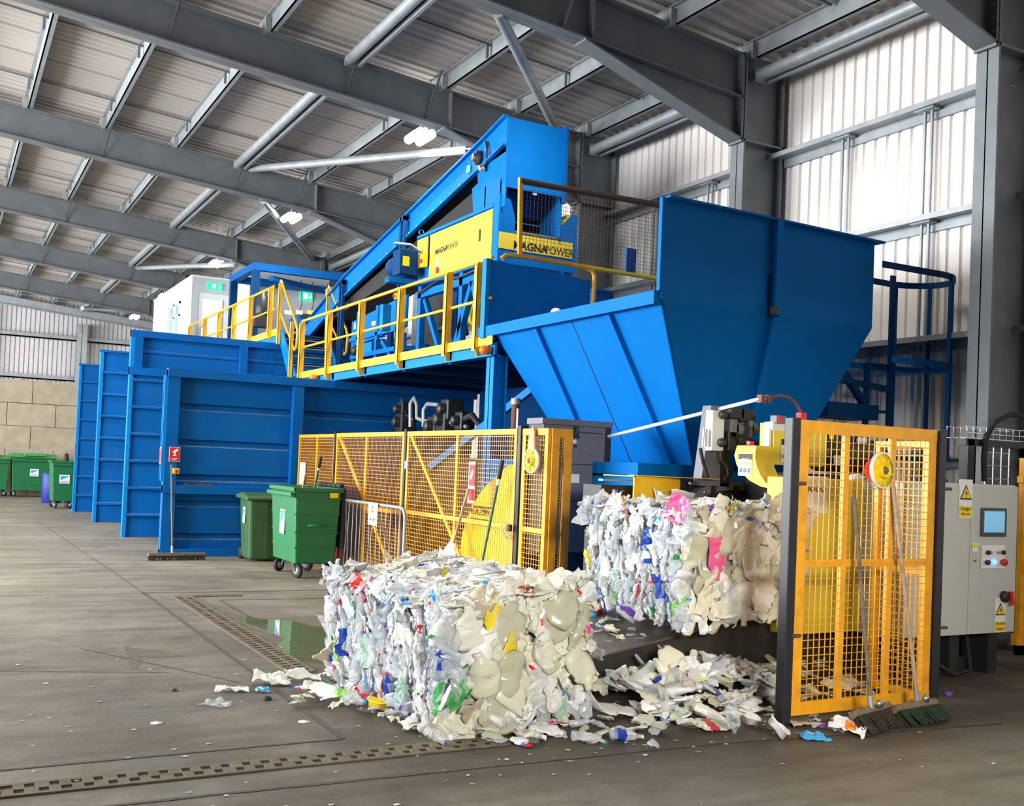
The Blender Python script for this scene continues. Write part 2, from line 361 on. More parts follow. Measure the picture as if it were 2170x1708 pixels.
# sheeting rails of the right wall with sag rods
for k, z in enumerate((1.2, 3.34, 4.78, 6.14)):
    m = MB(); m.box((XW-.26, -3.9, z), (XW-.01, 50, z+.025)); m.box((XW-.27, -3.9, z-.02), (XW-.245, 50, z+.045)); m.box((XW-.05, -3.9, z-.12), (XW-.02, 50, z+.02))
    struct('girt', m, GALV, ['lowest', 'second', 'third', 'highest'][k]+' horizontal sheeting rail of the right wall')
for i in range(len(FR)-1):
    a, b = FR[i], FR[i+1]
    for t in (.33, .66):
        y = a+(b-a)*t
        for z0, z1 in ((1.2, 3.34), (3.34, 4.78), (4.78, 6.14)):
            m = MB(); m.bar((XW-.12, y-.05, z0), (XW-.12, y-.05, z1), .03, .03); m.bar((XW-.12, y+.05, z0), (XW-.12, y+.05, z1), .03, .03); m.box((XW-.22, y-.14, z1-.035), (XW-.08, y+.14, z1-.005))
            struct('sag_rod', m, GALV, 'pair of thin vertical rods between two wall rails')
for y in FR[:4]:
    m = MB(); m.bar((CX+.4, y-.02, 5.95), (XW-.05, y+.6, 6.13), .05, .02); m.tube([(XW-.1, y+.16, 0), (XW-.1, y+.16, 7.3)], .04, 8); struct('column_stay', m, GALV, 'small stay and rain pipe beside a wall column')
# lower concrete push wall before the gable
m = MB(); YB = 39.2; z = 0; k = 0
while z < 3.9:
    x = -14.0+(k % 2)*.76
    while x < 8: m.box((x, YB+R.uniform(0, .02), z), (x+1.5, YB+.8, z+.765)); x += 1.52
    z += .785; k += 1
x = -13.6
while x < 8:                                  # casting nubs on the top course
    m.lathe((x, YB+.4, z-.02), (0, 0, 1), [(.16, 0), (.10, .09), (0, .09)], 10); x += .76
o = m.build('wall_block', CONCB); o['kind'] = 'structure'
# floor joints, drains, puddle
def wavy(pts, w, z, m, name, label, n=24):
    mb = MB()
    for a, b in zip(pts[:-1], pts[1:]):
        a, b = Vector(a), Vector(b); d = (b-a).normalized(); s = Vector((-d.y, d.x)); L_ = []
        for i in range(n+1):
            p = a+(b-a)*i/n; w1 = w*rnd(.55, 1.25)/2; w2 = w*rnd(.55, 1.25)/2
            L_ += [(p.x+s.x*w1, p.y+s.y*w1, z), (p.x-s.x*w2, p.y-s.y*w2, z)]
        mb.add(L_, [(2*i, 2*i+1, 2*i+3, 2*i+2) for i in range(n)])
    return struct(name, mb, m, label)
wavy([(2.17, 12.75), (2.175, 5.9)], .04, .003, JOINT, 'trim_2', 'dark joint beside the long drain')
wavy([(2.175, 5.9), (-6, 5.93)], .035, .003, JOINT, 'trim_3', 'dark joint above the near drain')
wavy([(2.15, 12.75), (5.2, 12.65)], .035, .003, JOINT, 'trim_4', 'joint of the slab behind the long drain')
wavy([(5.0, 11.85), (2.87, 12.0), (2.87, 8.0)], .03, .003, JOINT, 'trim_5', 'joint between drain and puddle')
wavy([(-3, 5.17), (1.2, 5.14), (4.3, 5.03), (6.6, 4.75)], .035, .003, JOINT, 'trim_6', 'dark joint below the near drain')
wavy([(-6, 12.85), (2.15, 12.75)], .012, .003, JOINT, 'trim_7', 'fine crack in the slab')
wavy([(2.17, 12.75), (2.0, 26)], .015, .003, JOINT, 'trim_8', 'fine slab joint before the bays')
wavy([(.2, 8.6), (1.6, 8.1)], .012, .003, JOINT, 'trim_9', 'crack in the worn slab')
wavy([(1.1, 9.3), (2.0, 7.6)], .012, .003, JOINT, 'trim_10', 'second crack in the worn slab')
m = MB(); P = [az(u, v, .0012) for u, v in ((262, 1368), (300, 1376), (345, 1378), (392, 1390), (330, 1394), (296, 1392), (300, 1402), (288, 1420), (276, 1418), (272, 1396))]; m.quad(*P); struct('trim_12', m, DAMP, 'dark worn patch in the slab')
def grate(name, label, o, d, length, w, pitch, rows=2):
    o = Vector(o); d = Vector(d); s = Vector((-d.y, d.x, 0)); r = thing(name, label, 'drain', o)
    mb = MB(); mb.bar(o+d*0+Vector((0, 0, .002)), o+d*length+Vector((0, 0, .002)), w, .004); mb.build('channel', DARK, r)
    mb = MB()
    for k in (-.5, 0, .5):
        ww = .03 if k else .022
        mb.bar(o+s*(k*w)+Vector((0, 0, .006)), o+d*length+s*(k*w)+Vector((0, 0, .006)), ww, .008)
    n = int(length/pitch)
    for i in range(n+1):
        for rr in range(rows):
            c = o+d*min(length-.02, (i+.5*(rr % 2))*pitch)+s*((rr-.5)*w/2)+Vector((0, 0, .006))
            mb.bar(c-s*w*.25, c+s*w*.25, pitch*(.5 if i % 3 else .62), .0078)
    mb.build('grating', BEIGEF, r); return r
grate('drain_channel', 'near slotted drain running to the left edge of the floor', (-3, 5.53, 0), (1, 0, 0), 6.05, .17, .105)
grate('drain_channel', 'long slotted drain running away left of the puddle', (2.53, 7.85, 0), (0, 1, 0), 4.5, .2, .105)
grate('drain_channel', 'short dark cross drain at the far end of the long drain', (2.66, 12.36, 0), (1, 0, 0), .55, .1, .07)
m = MB(); pts = [(2.80, 10.95), (2.95, 10.5), (3.2, 10.35), (3.3, 9.95), (3.5, 9.7), (3.9, 9.2), (3.8, 8.3), (3.3, 8.05), (2.9, 8.0), (2.66, 8.25), (2.62, 8.9), (2.85, 9.35), (2.78, 9.9), (2.7, 10.4)]
m.prism([(x, y, .001) for x, y in pts], (0, 0, .004)); o = m.build('puddle', WATER); tag(o, 'shallow green-brown puddle behind the left bale', 'puddle')
m = MB(); pts2 = [(x+(x-3.2)*.22, y+(y-9.4)*.14) for x, y in pts]; m.quad(*[(x, y, .0006) for x, y in pts2]); struct('trim_11', m, DAMP, 'damp margin of the puddle')
# ------------------------------------------------------------------ lamps
LL = ['twin-tube lamp hanging nearest, left of the conveyor head', 'second twin-tube lamp from the front, under the roof brace', 'third twin-tube lamp, before the white cabin', 'fourth hanging lamp, at the left top of the cabin', 'farthest hanging lamp, before the gable sheeting']
for i, (u, v) in enumerate(((890, 290), (617, 462), (458, 559), (348, 628), (285, 672))):
    p = ax(u, v, 6.8); t = thing('hanging_lamp', LL[i], 'lamp', p, 'twin-tube lamps under the roof')
    for s in (-1, 1):
        mb = MB(); c = p+Vector((s*.10, 0, 0)); mb.lathe(c-Vector((0, .32, 0)), (0, 1, 0), [(0, 0), (.05, .01), (.075, .05), (.078, .32), (.075, .59), (.05, .63), (0, .64)], 12); mb.build('lamp_tube', LAMPE, t)
    mb = MB(); mb.box((p.x-.03, p.y-.25, p.z+.02), (p.x+.03, p.y+.25, p.z+.09)); mb.build('housing', WHITE, t)
    mb = MB(); mb.tube([(p.x, p.y, p.z+.09), (p.x, p.y, zt(6.9)-.08), (6.9, p.y, zt(6.9)+.04)], .008, 6); mb.build('hanger', GALV, t)
    area('lamp_and_fill_light', (p.x, p.y, p.z-.12), (p.x, p.y, 0), .5, .7, 150, (1, 1, .94))
# fill lights added without fixtures: one for the machine, the rest over the floor
l_ = area('lamp_and_fill_light', (6.9, 11.55, 6.6), (7.4, 13.6, 5.4), .4, .4, 27, (1, .99, .95)); l_.data.spread = math.radians(120)
for x, y, e in ((-3, 8.75, 110), (-3, 16, 110), (-3, 23.4, 110), (-3, 30.8, 110), (1.8, 16, 70), (1.8, 23.4, 70), (1.8, 30.8, 70), (1.8, 9, 40)): area('lamp_and_fill_light', (x, y, 6.9), (x, y, 0), .6, .7, e, (1, .99, .95))
def flood(name, loc, target, power, ang, color, size=.25):
    l = bpy.data.lights.new(name, 'SPOT'); l.energy = power; l.spot_size = math.radians(ang); l.spot_blend = .8; l.color = color; l.shadow_soft_size = size
    o = bpy.data.objects.new(name, l); COL.objects.link(o); o.location = loc; o.rotation_euler = (Vector(target)-Vector(loc)).to_track_quat('-Z', 'Y').to_euler()
flood('flood_and_fill_light', (2.6, -1.0, 2.6), (6.6, 6.0, .75), 1150, 40, (1, .95, .84))
l_ = area('lamp_and_fill_light', (8.95, 9.2, 6.7), (10.1, 9.2, 0), .6, .6, 40, (1, .93, .8)); l_.data.spread = math.radians(100)  # added fill without a fixture, brightens the lower right wall
l_ = area('flood_and_fill_light', (.8, -2.2, 3.0), (3.6, 5.8, .5), 1.0, 1.0, 46, (1, .97, .9)); l_.data.spread = math.radians(48)  # added unseen fill that brightens the front of the lower bale
# ================================================================== BAY WALLS
def plate(parent, c, w, h, xd, yd, m, name, t=.004):
    """thin plate centred at c, w along xd, h along yd"""
    xd = Vector(xd).normalized(); yd = Vector(yd).normalized(); n = xd.cross(yd); c = Vector(c)
    mb = MB(); mb.prism([c-xd*w/2-yd*h/2, c+xd*w/2-yd*h/2, c+xd*w/2+yd*h/2, c-xd*w/2+yd*h/2], n*t)
    return mb.build(name, m, parent)
XH, ZH = (1, 0, 0), (0, 0, 1)
def ribbed(x0, x1, y, z0, z1, zs, d, hgt=.07, out=True):
    """sheet facing -y with horizontal ribs at heights zs"""
    P = [(y, z0)]
    for z in sorted(zs):
        s = -1 if out else 1
        P += [(y, z-hgt*.5), (y+s*d, z-hgt*.28), (y+s*d, z+hgt*.28), (y, z+hgt*.5)]
    P.append((y, z1)); mb = MB(); vs = []
    for (yy, z) in P: vs += [(x0, yy, z), (x1, yy, z)]
    for i in range(len(P)-1):
        up = i % 4 == (3 if out else 1); mb.cur = 1 if up else 0      # lamp light painted as paler blue on the slopes that face up
        mb.add(vs[2*i:2*i+4], [(0, 1, 3, 2)])
    mb.cur = 0; mb.box((x0, y+.02+(0 if out else d), z0), (x1, y+.06+d, z1)); return mb
BX0, BX1 = 3.13, 8.62
WL = ['farthest and palest-looking of the four blue bay walls, beside the small green bin', 'second blue bay wall from the far end, with seven ribs', 'tall blue bay wall with a framed top panel under the upper walkway', 'nearest blue bay wall, framed, with a red sign and a ledge']
for k, y in enumerate((29.55, 25.42, 21.1)):
    H = (3.9, 3.94, 3.98)[k]; t = thing('bay_wall', WL[k], 'partition wall', (BX0, y, 0), 'blue sorting bay walls')
    zs = [.42+.5*i for i in range(7)] if k < 2 else [.42+.52*i for i in range(6)]
    top = H if k < 2 else 3.2
    ribbed(BX0+.05, BX1, y+.03, 0, top, zs, .07).build('ribbed_panel', [BAYBLUE, BAYLIT], t)
    mb = MB(); mb.box((BX0, y-.02, 0), (BX0+.07, y+.12, H)); mb.build('end_post', DECKBLUE, t)
    if k < 2:
        mb = MB(); mb.box((BX0, y-.03, H-.05), (BX1, y+.12, H)); mb.build('top_rail', BAYBLUE, t)
    else:
        mb = MB(); mb.box((BX0, y-.05, H-.13), (BX1, y+.12, H)); mb.build('top_rail', BAYBLUE, t)
        mb = MB(); mb.box((BX0, y-.05, 3.12), (BX1, y+.12, 3.27)); mb.build('middle_rail', BAYBLUE, t)
        for x in (BX0+.07, 5.22):
            mb = MB(); mb.box((x, y-.05, 3.27), (x+.15, y+.1, H-.13)); mb.build('upright', BAYBLUE, t)
        ribbed(BX0+.1, BX1, y+.06, 3.2, H-.05, [3.58], .03).build('upper_panel', [BAYBLUE, BAYLIT], t)
    if k == 0: plate(t, (BX0-.004, y+.05, 1.62), .1, .3, (0, -1, 0), ZH, REDB, 'safety_sign')
y = 17.2; H = 3.0
t = thing('bay_wall', WL[3], 'partition wall', (BX0, y, 0), 'blue sorting bay walls')
ribbed(BX0+.1, BX1, y+.09, .1, 1.03, [.31, .84], .06, .11, False).build('lower_panel', [BAYBLUE, BAYLIT], t)
ribbed(BX0+.1, BX1, y+.07, 1.1, H-.1, [1.26, 1.82, 2.4], .06, .12, False).build('upper_panel', [BAYBLUE, BAYLIT], t)
for n_, a, b in (('top_rail', 2.86, 3.0), ('middle_rail', 1.0, 1.14), ('bottom_rail', 0, .12)):
    mb = MB(); mb.box((BX0, y-.07, a), (BX1, y+.12, b)); mb.build(n_, BAYBLUE, t, bevel=.006)
mb = MB(); mb.box((BX0, y-.05, 0), (BX0+.2, y+.1, 2.98)); mb.build('end_post', BAYBLUE, t, bevel=.006)
mb = MB(); mb.bar((BX0-.02, y-.02, 1.2), (BX0-.02, y-.02, 2.88), .04, .04); mb.bar((BX0-.02, y+.06, 1.2), (BX0-.02, y+.06, 2.88), .03, .05); mb.build('edge_rail', DECKBLUE, t)
mb = MB(); mb.box((5.18, y-.06, .12), (5.36, y+.1, 2.86)); mb.build('upright', BAYBLUE, t, bevel=.006)
c = ay(370, 962.5, y-.08)
sg = plate(t, c, .17, .23, XH, ZH, SIGNW, 'safety_sign'); sg.matrix_parent_inverse = sg.matrix_parent_inverse
_W[sg.name] = Matrix.Identity(4)
def onplate(parent, c, w, h, m, name, dy=-.006): return plate(parent, Vector(c)+Vector((0, dy, 0)), w, h, XH, ZH, m, name)
onplate(sg, c+Vector((0, 0, 0)), .155, .215, RED, 'red_field')
mb = MB(); q = c+Vector((0, -.012, .02)); mb.prism([q+Vector((a*.05, 0, b*.05)) for a, b in ((-.9, .2), (-.3, .75), (.9, 1.5), (1.1, 1.1), (.7, .5), (.2, .2), (.2, -.5), (.6, -.9), (-.6, -.9), (-.2, -.5), (-.2, .1))], (0, .003, 0)); mb.build('pictogram', SIGNW, sg)
for i in range(2): onplate(sg, c+Vector((0, -.004, -.065-.022*i)), .10-.05*i, .008, SIGNW, 'caption_line')
plate(t, (BX0-.045, y+.02, 1.6), .12, .26, (0, -1, 0), ZH, SIGNW, 'side_sign'); plate(t, (BX0-.05, y+.02, 1.6), .1, .23, (0, -1, 0), ZH, RED, 'side_sign_field')
c = ay(372, 998, y-.05); mb = MB(); mb.box(c-Vector((.05, .05, .045)), c+Vector((.05, .04, .045))); bx = mb.build('stop_switch', SIGNY, t, bevel=.006)
_W[bx.name] = Matrix.Identity(4); mb = MB(); mb.lathe(c+Vector((0, -.05, 0)), (0, -1, 0), [(.028, 0), (.03, .02), (.0, .03)], 12); mb.build('red_button', REDB, bx)
for u0, u1, lab in ((392, 402, 'small dark bracket lying on the ledge of the nearest bay wall'), (408, 452, 'long rusty bar lying on the ledge of the nearest bay wall')):
    p, q = ay(u0, 1003, y-.02), ay(u1, 1005, y-.02); p.z = q.z = 1.155
    mb = MB(); mb.bar(p, q, .05, .03); tag(mb.build('metal_bar', RUST), lab, 'metal bar')
# ================================================================== SORTING PLATFORM
PX = 6.0
t = thing('sorting_platform', 'blue steel platform with yellow toe board beside the hopper', 'platform', (PX, 11.5, 0))
mb = MB(); mb.box((PX, 11.5, 3.02), (PX+.03, 19.7, 3.24)); mb.box((PX-.05, 11.5, 3.02), (PX+.08, 19.7, 3.04)); mb.box((PX-.05, 11.5, 3.22), (PX+.08, 19.7, 3.24)); mb.build('edge_beam', DECKBLUE, t)
mb = MB(); mb.box((PX-.055, 11.48, 3.16), (PX-.04, 19.55, 3.28)); mb.build('toe_board', TOE, t)
mb = MB(); mb.box((PX, 11.5, 3.2), (9.2, 20.0, 3.235))
for yy in (12.8, 14.4, 16, 17.6): mb.box((PX, yy-.05, 3.0), (9.2, yy+.05, 3.2))
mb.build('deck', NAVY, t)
for x, yy in ((PX+.02, 11.55), (9.0, 11.7), (9.0, 16.7)):
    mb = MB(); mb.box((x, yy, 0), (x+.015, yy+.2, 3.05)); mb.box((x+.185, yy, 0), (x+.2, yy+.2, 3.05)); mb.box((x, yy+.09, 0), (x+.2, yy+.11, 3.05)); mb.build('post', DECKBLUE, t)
mb = MB(); mb.bar((PX+.15, 13.6, 1.6), (PX+1.2, 11.9, 3.0), .09, .09); mb.build('knee_brace', DECKBLUE, t)
for u, v in ((1031, 742), (668, 800)):
    c = ax(u, v, PX-.07); mb = MB(); mb.lathe(c, (-1, 0, 0), [(.05, -.05), (.06, 0), (.055, .06), (.03, .09), (0, .095)], 14); mb.build('amber_beacon', AMBER, t)
def railing(name, label, y0, y1, ztop, zmid, posts, zfoot, x=PX, loop=True, far=None):
    t = thing(name, label, 'railing', (x, y0, zfoot), 'yellow railings of the platform')
    mb = MB(); mb.tube([(x-.02, y0, ztop), (x-.02, y1, ztop)] + ([(x-.02, y1+.1, ztop-.06), (x-.02, y1+.12, ztop-.15), (x-.02, y1+.12, zmid+.15), (x-.02, y1+.1, zmid+.04), (x-.02, y1, zmid)] if loop else []), .024, 10); mb.build('top_rail', RAIL, t)
    mb = MB(); mb.tube([(x-.02, y0, zmid), (x-.02, y1, zmid)], .02, 10); mb.build('middle_rail', RAIL, t)
    for yy in posts:
        mb = MB(); mb.prism([(x-.10, yy, zfoot+.1), (x-.06, yy, zfoot), (x-.01, yy, zfoot), (x-.01, yy, ztop-.02), (x-.10, yy, ztop-.03)], (0, .012, 0)); mb.box((x-.10, yy, zfoot+.08), (x-.092, yy+.09, ztop-.06)); mb.build('post', RAIL, t)
    return t
railing('railing', 'long yellow railing along the lower platform left of the hopper', 11.62, 19.45, 4.27, 3.76, (11.87, 12.78, 14.43, 16.10, 17.71, 19.3), 3.03)
# stairs between the two decks
t = thing('platform_stairs', 'short blue open stairs between the two yellow-railed decks', 'stairs', (PX, 20, 3.2))
for x, nm in ((PX, 'stringer'), (PX+.95, 'stringer')):
    mb = MB(); mb.prism([(x, 19.85, 3.05), (x, 20.15, 3.05), (x, 21.02, 4.0), (x, 21.02, 4.25), (x, 20.9, 4.25), (x, 19.85, 3.25)], (.03, 0, 0)); mb.build(nm, DECKBLUE, t)
for i in range(5):
    zz = 3.32+i*.19; yy = 20.0+i*.22; mb = MB(); mb.box((PX+.03, yy, zz), (PX+.95, yy+.22, zz+.025)); mb.box((PX+.03, yy, zz-.02), (PX+.95, yy+.012, zz+.03)); mb.build('tread', GALV, t)
for x, lab in ((PX-.02, 'sloping yellow handrail on the near side of the blue stairs'), (PX+1.0, 'sloping yellow handrail on the far side of the blue stairs')):
    r = thing('stair_handrail', lab, 'railing', (x, 20, 3.2), 'yellow railings of the platform')
    mb = MB(); pts = [(x, 21.1, 4.6), (x, 21.14, 5.15), (x, 21.05, 5.27), (x, 20.95, 5.2), (x, 19.85, 4.25), (x, 19.75, 4.1), (x, 19.78, 3.8), (x, 19.9, 3.75)]; mb.tube(pts, .024, 10); mb.build('top_rail', RAIL, r)
    mb = MB(); mb.tube([(x, 21.1, 4.68), (x, 19.88, 3.74)], .02, 8); mb.build('middle_rail', RAIL, r)
    for yy, za, zb_ in ((20.0, 3.1, 4.32), (20.93, 3.95, 5.2)):
        mb = MB(); mb.box((x-.06, yy, za), (x-.0, yy+.012, zb_)); mb.box((x-.06, yy, za), (x-.052, yy+.08, zb_)); mb.build('post', RAIL, r)
t = thing('upper_walkway', 'higher blue walkway with yellow toe board before the white cabin', 'platform', (PX, 21.2, 0))
mb = MB(); mb.box((PX, 21.2, 4.02), (PX+.04, 36, 4.22)); mb.build('edge_beam', DECKBLUE, t)
mb = MB(); mb.box((PX-.03, 21.2, 4.16), (PX-.015, 29.9, 4.30)); mb.build('toe_board', TOE, t)
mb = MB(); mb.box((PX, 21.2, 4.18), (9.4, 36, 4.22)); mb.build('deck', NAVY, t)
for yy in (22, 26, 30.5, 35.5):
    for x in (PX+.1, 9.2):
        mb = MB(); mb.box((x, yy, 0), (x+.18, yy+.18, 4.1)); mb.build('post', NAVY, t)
railing('railing', 'yellow railing along the upper walkway before the cabin door', 29.85, 21.45, 5.22, 4.72, (21.6, 23.2, 24.7, 26.2, 27.8, 29.7), 4.1)
r = thing('railing', 'small yellow rail section beside the conveyor at the stair head', 'railing', (PX+1.05, 21.3, 4.2), 'yellow railings of the platform')
mb = MB(); x = PX+1.05; mb.tube([(x, 21.35, 4.7), (x, 21.35, 5.25), (x+.1, 21.4, 5.3), (x+.6, 21.4, 5.3), (x+.68, 21.4, 5.25), (x+.68, 21.4, 4.9)], .024, 8); mb.build('top_rail', RAIL, r)
mb = MB(); mb.box((x+.3, 21.39, 4.2), (x+.36, 21.41, 5.3)); mb.build('post', RAIL, r)
# white control cabin
t = thing('control_cabin', 'white cabin on the upper walkway with a glazed door and side windows', 'cabin', (6.0, 30, 4.2))
CZ0, CZ1 = 4.22, 6.62
mb = MB(); mb.box((6.0, 30.08, CZ0), (6.06, 36, CZ1)); mb.build('side_wall', CABIN, t)
mb = MB(); mb.box((6.0, 30, CZ0), (6.19, 30.08, CZ1)); mb.box((7.05, 30, CZ0), (7.12, 30.08, CZ1)); mb.box((6.19, 30, 6.2), (7.05, 30.08, CZ1)); mb.build('front_wall', CABIN, t)
mb = MB(); mb.box((7.1, 27.95, CZ0), (7.16, 30, CZ1)); mb.box((7.16, 27.95, CZ0), (9.3, 28.01, CZ1)); mb.build('projecting_wall', CABIN, t)
mb = MB(); mb.box((5.98, 30.0, CZ1), (9.3, 36, CZ1+.05)); mb.box((7.08, 27.93, CZ1), (9.3, 30, CZ1+.05)); mb.build('roof', WHITE, t)
d = MB(); d.box((6.19, 30.02, CZ0), (6.31, 30.08, 6.2)); d.box((6.93, 30.02, CZ0), (7.05, 30.08, 6.2)); d.box((6.31, 30.02, 6.05), (6.93, 30.08, 6.2)); d.box((6.31, 30.02, CZ0), (6.93, 30.08, 4.45)); dr = d.build('door', WHITE, t); _W[dr.name] = Matrix.Identity(4)
mb = MB(); mb.box((6.31, 30.04, 4.45), (6.93, 30.05, 6.05)); mb.build('pane', GLASS, dr); mb = MB(); mb.box((6.33, 30.0, 5.2), (6.36, 30.02, 5.35)); mb.build('handle', CHROME, dr)
mb = MB(); mb.box((6.1, 31.5, CZ0), (7.2, 31.56, CZ1)); mb.build('lit_inner_wall', LITWIN, t)
for ya, yb in ((31.5, 32.3), (32.35, 33.2)):
    d = MB()
    for a, b in (((ya, 4.9), (ya+.07, 6.1)), ((yb-.07, 4.9), (yb, 6.1)), ((ya, 4.9), (yb, 4.97)), ((ya, 6.03), (yb, 6.1)), ((ya, 5.66), (yb, 5.71))): d.box((5.96, a[0], a[1]), (6.0, b[0], b[1]))
    wn = d.build('window', WHITE, t); _W[wn.name] = Matrix.Identity(4); mb = MB(); mb.box((5.985, ya+.05, 4.95), (5.998, yb-.05, 6.05)); mb.build('pane', mat('cabin_glass', lin(150, 185, 185), .08), wn) if 'cabin_glass' not in MATS else mb.build('pane', MATS['cabin_glass'], wn)
def exit_sign(label, c, w, h):
    t = thing('exit_sign', label, 'exit sign', c, 'lit green exit signs')
    mb = MB(); mb.box(c-Vector((w/2, .02, h/2)), c+Vector((w/2, .04, h/2))); mb.build('housing', EXITE, t)
    mb = MB(); q = c+Vector((-w*.1, -.026, 0)); mb.prism([q+Vector((a*h, 0, b*h)) for a, b in ((-.25, -.3), (.25, -.3), (.25, .3), (-.25, .3))], (0, .004, 0)); mb.build('doorway_symbol', EXITW, t)
    mb = MB(); q = c+Vector((w*.28, -.026, 0)); mb.prism([q+Vector((a*h, 0, b*h)) for a, b in ((-.05, .3), (.05, .3), (.05, -.05), (.18, -.05), (0, -.3), (-.18, -.05), (-.05, -.05))], (0, .004, 0)); mb.build('arrow_symbol', EXITW, t)
exit_sign('lit green exit sign above the cabin door', ay(456, 607, 29.96), .40, .19)
exit_sign('lit green exit sign on the white wall behind the blue gantry', ay(650, 628, 27.92), .36, .24)
# blue gantry and sorting line behind the stairs
t = thing('gantry_frame', 'blue box-section gantry frame before the white cabin', 'frame', (7.1, 25, 4.2))
gy = 25.2; pl = ay(545, 570, gy); pr = ay(722, 592, gy); GX0, GX1 = pl.x-.09, 9.3
for x, y in ((GX0, gy), (GX1, gy), (GX0, 27.4), (GX1, 27.4)):
    mb = MB(); mb.box((x+.003, y+.003, 4.22), (x+.177, y+.177, pl.z)); mb.build('post', NAVY, t)
for a, b in (((GX0, gy), (GX1+.18, gy+.18)), ((GX0, 27.4), (GX1+.18, 27.58)), ((GX0, gy), (GX0+.18, 27.58)), ((GX1, gy), (GX1+.18, 27.58))):
    mb = MB(); mb.box((a[0]+.002*(b[1]-a[1] > 1), a[1]-.004*(b[0]-a[0] > 1), pl.z-.02+.004*(b[1]-a[1] > 1)), (b[0]-.002*(b[1]-a[1] > 1), b[1]+.004*(b[0]-a[0] > 1), pl.z+.16-.004*(b[1]-a[1] > 1))); mb.build('beam', BAYBLUE, t)
mb = MB(); mb.bar((GX0+.5, gy+.2, pl.z-.15), (GX1-.5, gy+1.2, pl.z-.15), .12, .12); mb.bar((GX0+.1, gy+1.0, pl.z+.16), (GX0+.5, gy+1.0, pl.z+.3), .12, .08); mb.build('cross_member', BAYBLUE, t)
for x in (7.9, 8.6, 8.2):
    mb = MB(); mb.tube([(x, gy+.8, pl.z), (x+.05, gy+.8, pl.z-.6), (x-.1, gy+.9, pl.z-1.3)], .012, 6); mb.build('hanging_chain', BLACK, t)
t = thing('sorting_conveyor', 'blue cross conveyor with black motor under the gantry', 'conveyor', (7.4, 24.6, 4.2))
mb = MB(); mb.box((7.35, 24.3, 4.75), (9.6, 25.0, 5.02)); mb.box((7.4, 24.35, 4.22), (7.52, 24.5, 4.8)); mb.box((9.2, 24.35, 4.22), (9.32, 24.5, 4.8)); mb.build('frame', BAYBLUE, t)
mb = MB(); mb.box((7.4, 24.28, 5.02), (9.6, 25.0, 5.1)); mb.build('belt', BLACK, t)
c = ay(556, 640, 24.4); mb = MB(); mb.lathe(c-Vector((0, 0, .35)), (0, 0, 1), [(0, 0), (.13, .01), (.15, .1), (.15, .45), (.1, .5), (.1, .6), (0, .62)], 16); mb.box(c+Vector((-.2, -.15, -.6)), c+Vector((.2, .15, -.33))); mb.build('drive_motor', BLACK, t)
for i in range(3):
    c = ay(610+i*24, 662, 24.27); plate(t, c, .16, .09, XH, ZH, SIGNW if i < 2 else SIGNY, 'notice_plate')
# ================================================================== CONVEYOR AND PERFORATOR
CXL, CXR = 7.0, 7.95
t = thing('inclined_conveyor', 'long blue inclined conveyor rising to a hood under the roof', 'conveyor', (CXL, 22, 3.2))
top = [(13.32, 6.74), (14.0, 6.58), (17.87, 5.78), (20.04, 5.33), (22.5, 4.62), (23.6, 4.3)]
for x in (CXL, CXR):
    mb = MB(); P = [(x, a, b) for a, b in top]+[(x, a, b-.42) for a, b in reversed(top[1:])]+[(x, 13.32, 6.22)]; mb.prism(P, (.02, 0, 0))
    Q = [Vector((x-.03 if x == CXL else x+.02, a, b)) for a, b in top]
    for p, q in zip(Q[:-1], Q[1:]): mb.bar(p, q, .07, .03); mb.bar(p-Vector((0, 0, .42)), q-Vector((0, 0, .42)), .07, .03)
    sp = mb.build('side_plate', BLUE, t)
    if x == CXL:
        _W[sp.name] = Matrix.Identity(4); bb = MB()
        for i in range(26):
            yy = 14.2+i*.33; zz = 6.54-(yy-14.2)*.207
            for dz in (-.12, -.34): bb.lathe((x-.002, yy, zz+dz), (-1, 0, 0), [(.014, 0), (.012, .012), (0, .013)], 6)
        bb.build('bolts', CHROME, sp)['kind'] = 'stuff'
mb = MB(); mb.prism([(CXL+.03, a, b-.12) for a, b in top]+[(CXL+.03, a, b-.3) for a, b in reversed(top)], (CXR-CXL-.04, 0, 0)); mb.build('belt', BLACK, t)
mb = MB(); mb.box((CXL+.02, 13.3, 5.7), (CXR, 13.34, 6.72)); mb.quad((CXL+.02, 13.34, 6.72), (CXR, 13.34, 6.72), (CXR, 14.0, 6.6), (CXL+.02, 14.0, 6.6))
mb.prism([(CXL, 13.3, 6.3), (CXL, 14.25, 6.16), (CXL, 14.2, 5.95), (CXL, 14.4, 5.9), (CXL, 14.3, 5.42), (CXL, 13.3, 5.42)], (.02, 0, 0)); mb.prism([(CXR, 13.3, 6.72), (CXR, 14.0, 6.5), (CXR, 14.1, 5.15), (CXR, 13.3, 5.1)], (.02, 0, 0)); mb.build('head_hood', BLUE, t)
mb = MB(); mb.box((CXR+.0, 13.24, 5.6), (CXR+.05, 13.34, 6.75)); mb.build('hood_flange', BAYBLUE, t)
c = ax(1015, 335, CXL-.02); mb = MB(); mb.lathe(c, (-1, 0, 0), [(.11, 0), (.11, .04), (.07, .05), (.07, .09), (0, .1)], 14); mb.build('bearing', BLACK, t)
mb = MB(); mb.tube([ax(1030, 300, CXL-.03), ax(1032, 320, CXL-.05), ax(1030, 345, CXL-.05), ax(1022, 356, CXL-.03)], .022, 8); mb.build('cable', BLACK, t)
plate(t, ax(993, 358, CXL-.012), .14, .12, (0, -1, 0), ZH, SIGNG, 'green_badge')
mb = MB(); mb.lathe(ax(1024, 358, CXL-.05), (-1, 0, 0), [(.05, 0), (.05, .06), (0, .07)], 12); mb.build('roller_end', CHROME, t)
